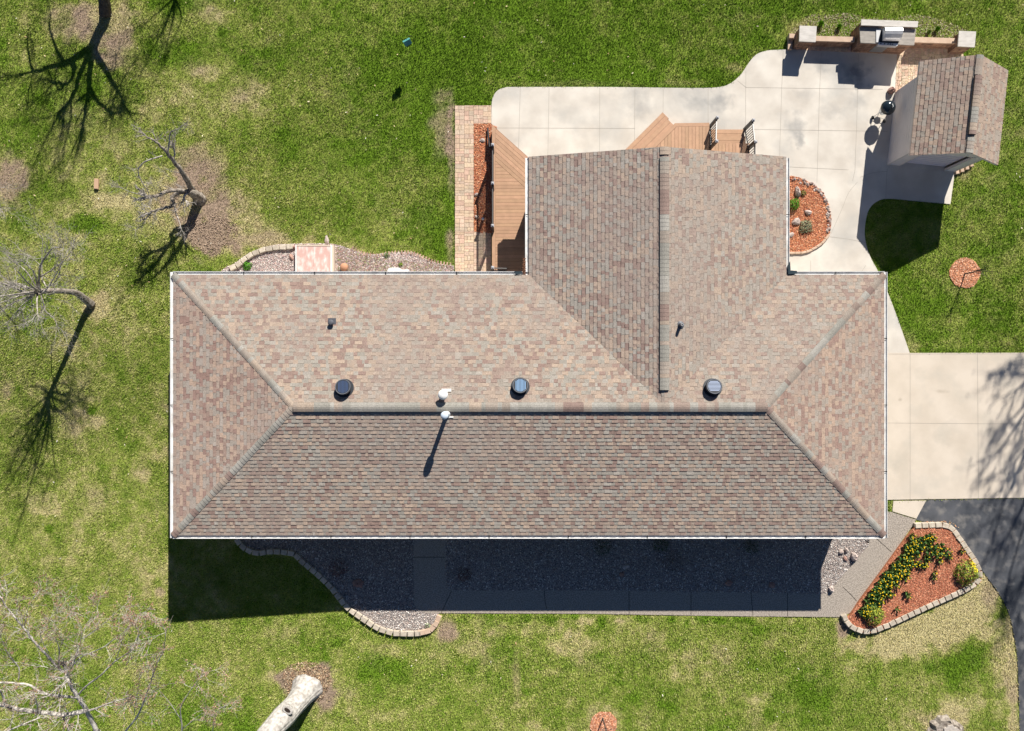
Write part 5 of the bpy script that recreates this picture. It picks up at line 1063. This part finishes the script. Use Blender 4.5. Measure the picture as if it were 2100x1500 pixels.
# budding tree in the lower left corner
def Z4(*pts): return [PX(x / 4, 1125 + y / 4, z) for x, y, z in pts]
BT = [(Z4((800, 1500, 2.6), (740, 1390, 2.9), (700, 1310, 3.2), (640, 1220, 3.5), (585, 1140, 3.7), (560, 1060, 3.9), (545, 1015, 4.0)), .085, .05), (Z4((545, 1015, 4.0), (480, 980, 4.2), (390, 880, 4.5), (300, 790, 4.8), (240, 710, 5.0), (150, 600, 5.3), (60, 490, 5.6), (5, 400, 5.9)), .05, .018),
      (Z4((565, 1020, 4.0), (605, 950, 4.3), (630, 850, 4.6), (660, 770, 4.8), (672, 700, 5.0), (740, 580, 5.4), (800, 480, 5.8)), .025, .006), (Z4((605, 950, 4.3), (680, 885, 4.5), (840, 815, 4.9), (930, 750, 5.2), (1020, 685, 5.5), (1090, 620, 5.7), (1165, 530, 6.0)), .022, .006), (Z4((680, 740, 5.0), (780, 670, 5.2), (880, 590, 5.6), (985, 495, 5.9)), .015, .005),
      (Z4((640, 1200, 3.5), (720, 1120, 3.8), (820, 1045, 4.1), (940, 930, 4.4), (1030, 870, 4.7), (1100, 815, 5.0), (1140, 700, 5.4)), .035, .01), (Z4((950, 920, 4.4), (990, 800, 4.8), (1010, 720, 5.2), (1080, 600, 5.6)), .015, .006), (Z4((620, 1222, 3.5), (500, 1212, 3.7), (400, 1200, 3.9), (310, 1165, 4.1), (240, 1120, 4.3), (140, 1105, 4.5), (0, 1100, 4.8)), .05, .03),
      (Z4((720, 1330, 3.2), (560, 1360, 3.4), (400, 1350, 3.7), (200, 1330, 4.1), (40, 1290, 4.5), (-80, 1270, 4.8)), .085, .06), (Z4((720, 1330, 3.2), (800, 1310, 3.3), (880, 1275, 3.5), (960, 1250, 3.7), (1090, 1215, 4.0)), .04, .012), (Z4((480, 990, 4.2), (485, 900, 4.5), (480, 800, 4.8), (450, 740, 5.0)), .03, .008),
      (Z4((900, 1700, 2.0), (1030, 1500, 3.0), (1130, 1370, 3.3), (1200, 1200, 3.7), (1250, 1060, 4.0), (1285, 950, 4.3), (1340, 840, 4.6), (1360, 690, 5.2)), .04, .01), (Z4((1400, 1700, 1.8), (1490, 1500, 2.6), (1480, 1320, 3.1), (1540, 1200, 3.5), (1620, 1090, 3.9), (1690, 1020, 4.2)), .03, .008), (Z4((1650, 1720, 2.0), (1740, 1500, 2.9), (1760, 1400, 3.1), (1795, 1320, 3.4)), .02, .008),
      (Z4((520, 1380, 3.4), (550, 1450, 3.4), (580, 1560, 3.3)), .04, .03), (Z4((150, 1080, 4.5), (155, 980, 4.7), (70, 870, 5.0), (10, 740, 5.4)), .025, .008), (Z4((40, 1290, 4.5), (20, 1200, 4.8), (-10, 1150, 5.1)), .04, .02), (Z4((295, 1370, 4.0), (305, 1280, 4.3), (275, 1180, 4.6)), .03, .012), (Z4((60, 1500, 4.3), (150, 1460, 4.3), (300, 1400, 4.2)), .03, .02),
      (Z4((1100, 1370, 3.4), (1130, 1180, 3.9), (1150, 1060, 4.3)), .015, .006), (Z4((1480, 1400, 3.0), (1380, 1250, 3.5), (1300, 1160, 3.9)), .015, .006), (Z4((1500, 1480, 2.8), (1620, 1380, 3.3), (1700, 1330, 3.6)), .015, .006), (Z4((400, 860, 4.6), (330, 720, 5.0), (380, 640, 5.3), (420, 560, 5.6)), .012, .005), (Z4((200, 640, 5.2), (240, 460, 5.7), (310, 370, 6.1)), .012, .005), (Z4((310, 800, 4.8), (400, 690, 5.2), (520, 650, 5.6), (580, 560, 6.0)), .012, .005)]
tree('budding_tree', 'budding tree with pale branches and red brown buds in the lower left corner', (*XY(290, 1660), gzs(*XY(290, 1660))), [g(290, 1660), PX(262, 1600, 1.2), PX(228, 1545, 2.0), PX(200, 1500, 2.6)],
     BT, M['barkpale'], M['barkcream'], 106, tw=(.3, .8), depth=2, density=.62, budmat=M['bud'], radii=(.16, .09), budsz=.028, budn=4, tr=.0035)
bt = [o for o in bpy.data.objects if o.name.startswith('budding_tree')][0]
b = MB(); b0 = Vector(bt.location)
for q in (Z4((1030, 1500, 3.0), (900, 1700, 2.0)), Z4((1490, 1500, 2.6), (1400, 1700, 1.8)), Z4((1740, 1500, 2.9), (1650, 1720, 2.0))):
    b.tube([Vector(q[1]) - b0, Vector(PX(262, 1610, 1.1)) - b0], [.05, .07], 8)
b.build('stem', M['barkdark'], bt)
# white trunk at the bottom edge
wt = tree('large_tree', 'thick whitish tree trunk with a dark knot hole leaning over the bottom edge', g(628, 1412), [g(628, 1412), PX(620, 1424, .3), PX(606, 1443, .8), PX(588, 1463, 1.35), PX(565, 1487, 2.0), PX(535, 1520, 2.8), PX(480, 1590, 4.3)],
     [(PL((480, 1590, 4.3), (420, 1660, 5.4), (340, 1800, 6.8)), .28, .08), (PL((480, 1590, 4.3), (520, 1720, 5.6), (560, 1850, 6.8)), .24, .08)], M['barkwhite'], M['barkwhite'], 107, tw=(.5, 1.2), depth=1, density=.3,
     radii=([.62, .52, .45, .41, .42, .46, .42, .37, .34, .32],), trk_n=96, flute=.22)
b0 = Vector(wt.location); nrmv = Vector((.18, .0, 1)).normalized()
c0 = Vector(PX(590, 1456, 1.86)) - b0; R = Matrix.Translation(c0) @ Matrix.Rotation(-.6, 4, 'Z')
b = MB(); b.lathe([(.09, -.25), (.17, -.02), (.16, .03), (.11, .045)], n=18, M4=R @ Matrix.Scale(1.35, 4, (1, 0, 0))); b.lathe([(.105, .044), (.10, .049)], n=18, mi=1, M4=R @ Matrix.Scale(1.3, 4, (1, 0, 0)) @ Matrix.Scale(.7, 4, (0, 1, 0)))
b.build('knot_hole', [M['barkwhite'], M['hole']], wt, smooth=False)
# stump at the bottom right
sx, sy = XY(1938, 1500); st = empty('tree_stump', 'low cut tree stump with a pale face at the bottom right', 'stump', (sx, sy, 0))
b = MB(); n = 22; rg = random.Random(6); rs = [rg.uniform(.75, 1.1) for _ in range(n)]; vs_ = []
for r, z in ((.80, -.05), (.68, .06), (.58, .2)):
    for j in range(n): a = 2 * math.pi * j / n; vs_.append((r * rs[j] * math.cos(a), r * rs[j] * .95 * math.sin(a), z + rg.uniform(-.03, .03)))
b.add(vs_, [(i * n + j, i * n + (j + 1) % n, (i + 1) * n + (j + 1) % n, (i + 1) * n + j) for i in range(2) for j in range(n)] + [tuple(range(2 * n, 3 * n))]); b.build('bark', M['bark'], st)
b = MB(); ringp = [(.15 + .42 * rs[j] * math.cos(2 * math.pi * j / n), .05 + .40 * rs[j] * math.sin(2 * math.pi * j / n)) for j in range(n)]; b.prism([(x * .85, y * .85) for x, y in ringp], .18, .235); b.build('cut_face', mat('grey cut wood', (.40, .35, .30, 1), (.52, .47, .41, 1), scale=9, rough=.95, bump=.01), st)
# saplings
def sapling(px, py, pts, label, seed):
    b0 = g(px, py); b0 = (b0[0], b0[1], 0); o = empty('sapling', label, 'sapling', b0); rg = random.Random(seed); b = MB(); c = [Vector(p) for p in pts]; b.tube(c, [.030, .025, .02, .014][:len(c)], 6, cap=False); b.build('stem', M['barkdark'], o)
    b = MB()
    for i in range(10):
        p = c[1].lerp(c[-1], rg.random()); twigs(b, p, (rg.gauss(0, .5), rg.gauss(0, .5), 1), rg.uniform(.3, .6), .009, 1, rg)
    tag(b.build('twigs', M['barkdark'], o), kind='stuff')
sapling(1978, 562, [(0, 0, 0), (.03, .0, .4), (.05, .05, .8), (.02, .02, 1.15)], 'thin bare sapling in the mulch ring right of the house', 5)
sapling(1236, 1473, [(0, 0, 0), (0, .0, .5), (.02, 0, 1.0), (.02, .02, 1.3)], 'thin bare sapling in the mulch ring on the front lawn', 7)
# tall tree off to the right: its crown shades the driveway
rg = random.Random(12); tb0 = (28.5, 13.5, 0); LB = []
for Q in [(2060, 760), (2085, 800), (2065, 870), (2050, 925), (2080, 950), (2100, 870), (2070, 985), (2090, 1060), (2050, 1060), (2060, 1110), (2095, 960), (2110, 750), (2120, 1150), (2085, 1230), (2120, 700), (2150, 900), (2160, 1050), (2140, 1300), (2070, 1180)]:
    z = rg.uniform(9, 12); e_ = Vector(SH(*Q, z)); m_ = Vector((28.2, 13, 7)).lerp(e_, .5) + Vector((rg.gauss(0, .4), rg.gauss(0, .4), .6)); LB.append(([(28.3, 13.2, 6.0 + rg.uniform(-1, 1.5)), tuple(m_), tuple(e_)], .09, .03))
tree('budding_tree', 'tall budding tree beyond the right edge that shades the driveway', tb0, [tb0, (28.4, 13.4, 3), (28.3, 13.2, 7.5)], LB, M['bark'], M['bark'], 108, tw=(.5, 1.0), depth=2, density=.6, budmat=M['bud'], radii=(.35, .18), budsz=.06, budn=2, tr=.01)

# ------------------------------------------------------------------ shrubs and flowers
def leafball(name, px, py, z0, r, h, n, pal, ls, label, seed, cat='shrub', stem=True, tips=None, group=None, spiky=0):
    rg = np.random.default_rng(seed); x0, y0 = XY(px, py); o = empty(name, label, cat, (x0, y0, z0), group=group)
    if spiky: # arching blades from the crown
        a = rg.uniform(0, 2 * np.pi, n); rad = r * rg.uniform(.3, 1.05, n); w = ls * .35; base = np.stack([np.cos(a) * .04, np.sin(a) * .04, 0 * a], -1); tip = np.stack([np.cos(a) * rad, np.sin(a) * rad, h * np.sqrt(np.clip(1.05 - (rad / r) ** 2 * .8, .05, 1))], -1); s_ = np.stack([-np.sin(a), np.cos(a), 0 * a], -1) * w
        mid = base * .4 + tip * .6 + np.array([0, 0, h * .15]); V = np.stack([base, mid - s_, tip, mid + s_], 1)
    else:
        u = rg.normal(size=(n, 3)); u /= np.linalg.norm(u, axis=1)[:, None]; u[:, 2] = np.abs(u[:, 2]); lump = .75 + .45 * vnoise(u[:, 0] * 3 + 5, u[:, 1] * 3 + u[:, 2] * 2, seed)
        c = u * (rg.uniform(.55, 1.0, n) ** .5 * lump)[:, None] * np.array([r, r, h]); d1_ = rg.normal(size=(n, 3)); d1_ /= np.linalg.norm(d1_, axis=1)[:, None]; d2_ = np.cross(d1_, u); d2_ /= np.linalg.norm(d2_, axis=1)[:, None] + 1e-9
        L1 = ls * rg.uniform(.6, 1.3, (n, 1)); V = np.stack([c - d1_ * L1, c + d2_ * L1 * .5, c + d1_ * L1, c - d2_ * L1 * .5], 1)
    col = np.array(pal)[rg.integers(0, len(pal), n)] * rg.uniform(.75, 1.2, (n, 1))
    if tips is not None:
        cz = V.mean(1); sel = (cz[:, 0] > r * .2) & (cz[:, 1] > r * .25) & (rg.random(n) < .75); col[sel] = np.array(tips)
    tri_cloud('foliage', V, col, M['foliage'], o)
    if stem:
        b = MB(); rr = random.Random(seed)
        for q in range(5): a_ = q * 1.25; b.tube([(0, 0, 0), (math.cos(a_) * r * .4, math.sin(a_) * r * .4, h * .45), (math.cos(a_) * r * .7, math.sin(a_) * r * .7, h * .75)], [.012, .008, .004], 5)
        b.build('stems', M['bark'], o)
    return o
GR = [(.06, .16, .015), (.10, .24, .02), (.04, .10, .012)]; YG = [(.30, .36, .04), (.42, .46, .06), (.14, .20, .03), (.22, .28, .04)]
leafball('shrub', 1975, 1172, .1, .52, .5, 1500, YG + [(.16, .19, .05)], .035, 'rounded yellow green shrub with yellow flowers at the right corner of the flower bed', 1, tips=(.85, .70, .03))
leafball('shrub', 1787, 1258, .1, .42, .42, 1000, YG, .035, 'yellow green shrub at the lower left tip of the flower bed', 2)
leafball('shrub', 1626, 421, .03, .27, .3, 700, [(.08, .24, .015), (.12, .32, .02)], .025, 'round bright green shrub in the half round bed against the gutter', 3)
leafball('shrub', 1651, 466, .03, .30, .22, 700, [(.32, .33, .20), (.42, .42, .26), (.22, .22, .13), (.20, .28, .16)], .03, 'low grey green and tan shrub in the half round bed', 4)
leafball('small_plant', 1646, 397, .03, .14, .14, 160, [(.20, .20, .05), (.30, .28, .06), (.12, .14, .03)], .025, 'small olive plant beside the tall narrow rock', 5, 'plant')
leafball('small_plant', 1681, 108 if False else 52, 0, .16, .2, 260, [(.16, .34, .02), (.26, .45, .04)], .025, 'bright green plant next to the left pillar cap', 6, 'plant', spiky=1)
leafball('small_plant', 1719, 57, 0, .13, .18, 220, [(.16, .34, .02), (.24, .42, .04)], .025, 'small green plant midway behind the left low wall', 7, 'plant', spiky=1)
leafball('small_plant', 1920, 62, 0, .14, .18, 220, [(.15, .32, .02), (.24, .42, .04)], .025, 'green plant behind the right low wall', 8, 'plant', spiky=1)
leafball('small_plant', 1903, 68, 0, .11, .14, 130, [(.14, .26, .03), (.2, .32, .06)], .025, 'faint green plant left of the one behind the right low wall', 9, 'plant', spiky=1)
leafball('small_plant', 508, 546, 0, .19, .2, 320, [(.07, .22, .015), (.10, .30, .02)], .035, 'green leafy plant inside the arc of blocks behind the house', 10, 'plant')
leafball('small_plant', 822, 543, 0, .10, .12, 90, [(.22, .30, .03), (.12, .22, .02)], .03, 'small yellow green plant near the white utility cover', 11, 'plant')
leafball('small_plant', 792, 525, 0, .15, .08, 120, [(.16, .22, .07), (.12, .20, .05)], .025, 'low weed beside the wavy brick edging', 12, 'plant')
leafball('small_plant', 877, 1284, .02, .14, .1, 60, [(.22, .32, .12), (.5, .55, .35)], .03, 'pale green sprig at the right end of the curved front bed', 13, 'plant')
leafball('dormant_shrub', 695, 1165, 0, .42, .35, 420, [(.20, .07, .06), (.12, .05, .05), (.26, .12, .09)], .025, 'dark reddish dormant shrub in the shaded curved bed', 14, 'shrub')
leafball('dormant_shrub', 952, 1178, 0, .32, .3, 300, [(.18, .07, .06), (.10, .05, .05)], .025, 'dark reddish dormant shrub just right of the shaded walk', 15, 'shrub')
leafball('dormant_shrub', 1378, 1150, 0, .50, .5, 420, [(.14, .10, .08), (.08, .06, .05), (.20, .15, .11)], .022, 'wiry dark dormant shrub in the middle of the shaded front bed', 16, 'shrub')
leafball('dormant_shrub', 1235, 1122, 0, .40, .5, 300, [(.06, .10, .04), (.04, .06, .03)], .03, 'dark green shrub under the front eave, left of the wiry one', 17, 'shrub'); leafball('dormant_shrub', 1355, 1116, 0, .35, .5, 300, [(.06, .10, .04), (.05, .07, .03)], .03, 'dark green shrub under the front eave, just above the wiry one', 18, 'shrub')
leafball('dormant_shrub', 1540, 1120, 0, .35, .4, 260, [(.08, .10, .05), (.05, .07, .03)], .03, 'dark shrub under the front eave near the right end', 19, 'shrub')
# daffodils
def daff(seed, nf):
    rg = random.Random(seed); o = empty('daffodil', 'yellow daffodil clump in the flower bed beside the diagonal walk', 'flower', (0, 0, .1), group='daffodils in the flower bed'); b = MB(); gc = [(.06, .18, .055), (.10, .26, .065), (.17, .32, .09), (.24, .34, .10)]
    for q in range(15):
        a = rg.uniform(0, 6.28); l = rg.uniform(.08, .19); w = .011; s_ = (-math.sin(a) * w, math.cos(a) * w); h = rg.uniform(.12, .24)
        b.add([(s_[0], s_[1], 0), (-s_[0], -s_[1], 0), (math.cos(a) * l * .6 - s_[0], math.sin(a) * l * .6 - s_[1], h), (math.cos(a) * l, math.sin(a) * l, h * .9), (math.cos(a) * l * .6 + s_[0], math.sin(a) * l * .6 + s_[1], h)], [(0, 1, 2, 3, 4)], 0, rg.choice(gc))
    b.build('leaves', M['foliage'], o, colattr=True)
    for q in range(nf):
        b = MB(); a = rg.uniform(0, 6.28); l = rg.uniform(.02, .13); cx_, cy_ = math.cos(a) * l, math.sin(a) * l; z = rg.uniform(.22, .3); r = .026
        for k in range(6):
            t_ = k * math.pi / 3; u = t_ + .45; v_ = t_ - .45
            b.add([(cx_, cy_, z), (cx_ + r * .7 * math.cos(v_), cy_ + r * .7 * math.sin(v_), z + .006), (cx_ + r * 1.15 * math.cos(t_), cy_ + r * 1.15 * math.sin(t_), z - .002), (cx_ + r * .7 * math.cos(u), cy_ + r * .7 * math.sin(u), z + .006)], [(0, 1, 2, 3)])
        b.lathe([(.012, z), (.016, z + .025), (.012, z + .026)], cx_, cy_, 8); b.build('blossom', M['yellow'], o)
    return o
protos = [daff(s, n) for s, n in ((1, 1), (2, 2), (3, 3), (4, 0), (5, 2))]; used = set(); rg = random.Random(77)
spots = []
for _ in range(2600):
    t_ = rg.random(); cx_ = 1868 + (1758 - 1868) * t_; cy_ = 1093 + (1252 - 1093) * t_; off = abs(rg.gauss(0, 15)) + 2; px = cx_ + off * .82 + rg.uniform(-2, 2); py = cy_ + off * .57
    if t_ < .5: px += rg.uniform(0, 40 * (1 - t_)) ; 
    if any((px - a) ** 2 + (py - c) ** 2 < 24 for a, c in spots): continue
    spots.append((px, py))
    if len(spots) >= 135: break
spots += [(1928, 1118), (1936, 1124), (1944, 1130), (1940, 1138), (1930, 1132), (1922, 1140), (1926, 1150), (1900, 1152), (1896, 1160), (1889, 1158), (1902, 1144), (1915, 1175), (1916, 1184), (1858, 1215), (1862, 1221), (1948, 1142), (1971, 1130)]
for i, (px, py) in enumerate(spots):
    k = rg.choices(range(5), [.30, .26, .14, .18, .12])[0]
    if k not in used: o = protos[k]; used.add(k)
    else: o = copy_tree(protos[k])
    x, y = XY(px, py, .15); o.location = (x, y, .1); o.rotation_euler = (0, 0, rg.uniform(0, 6)); s_ = rg.uniform(.8, 1.15); o.scale = (s_, s_, s_)
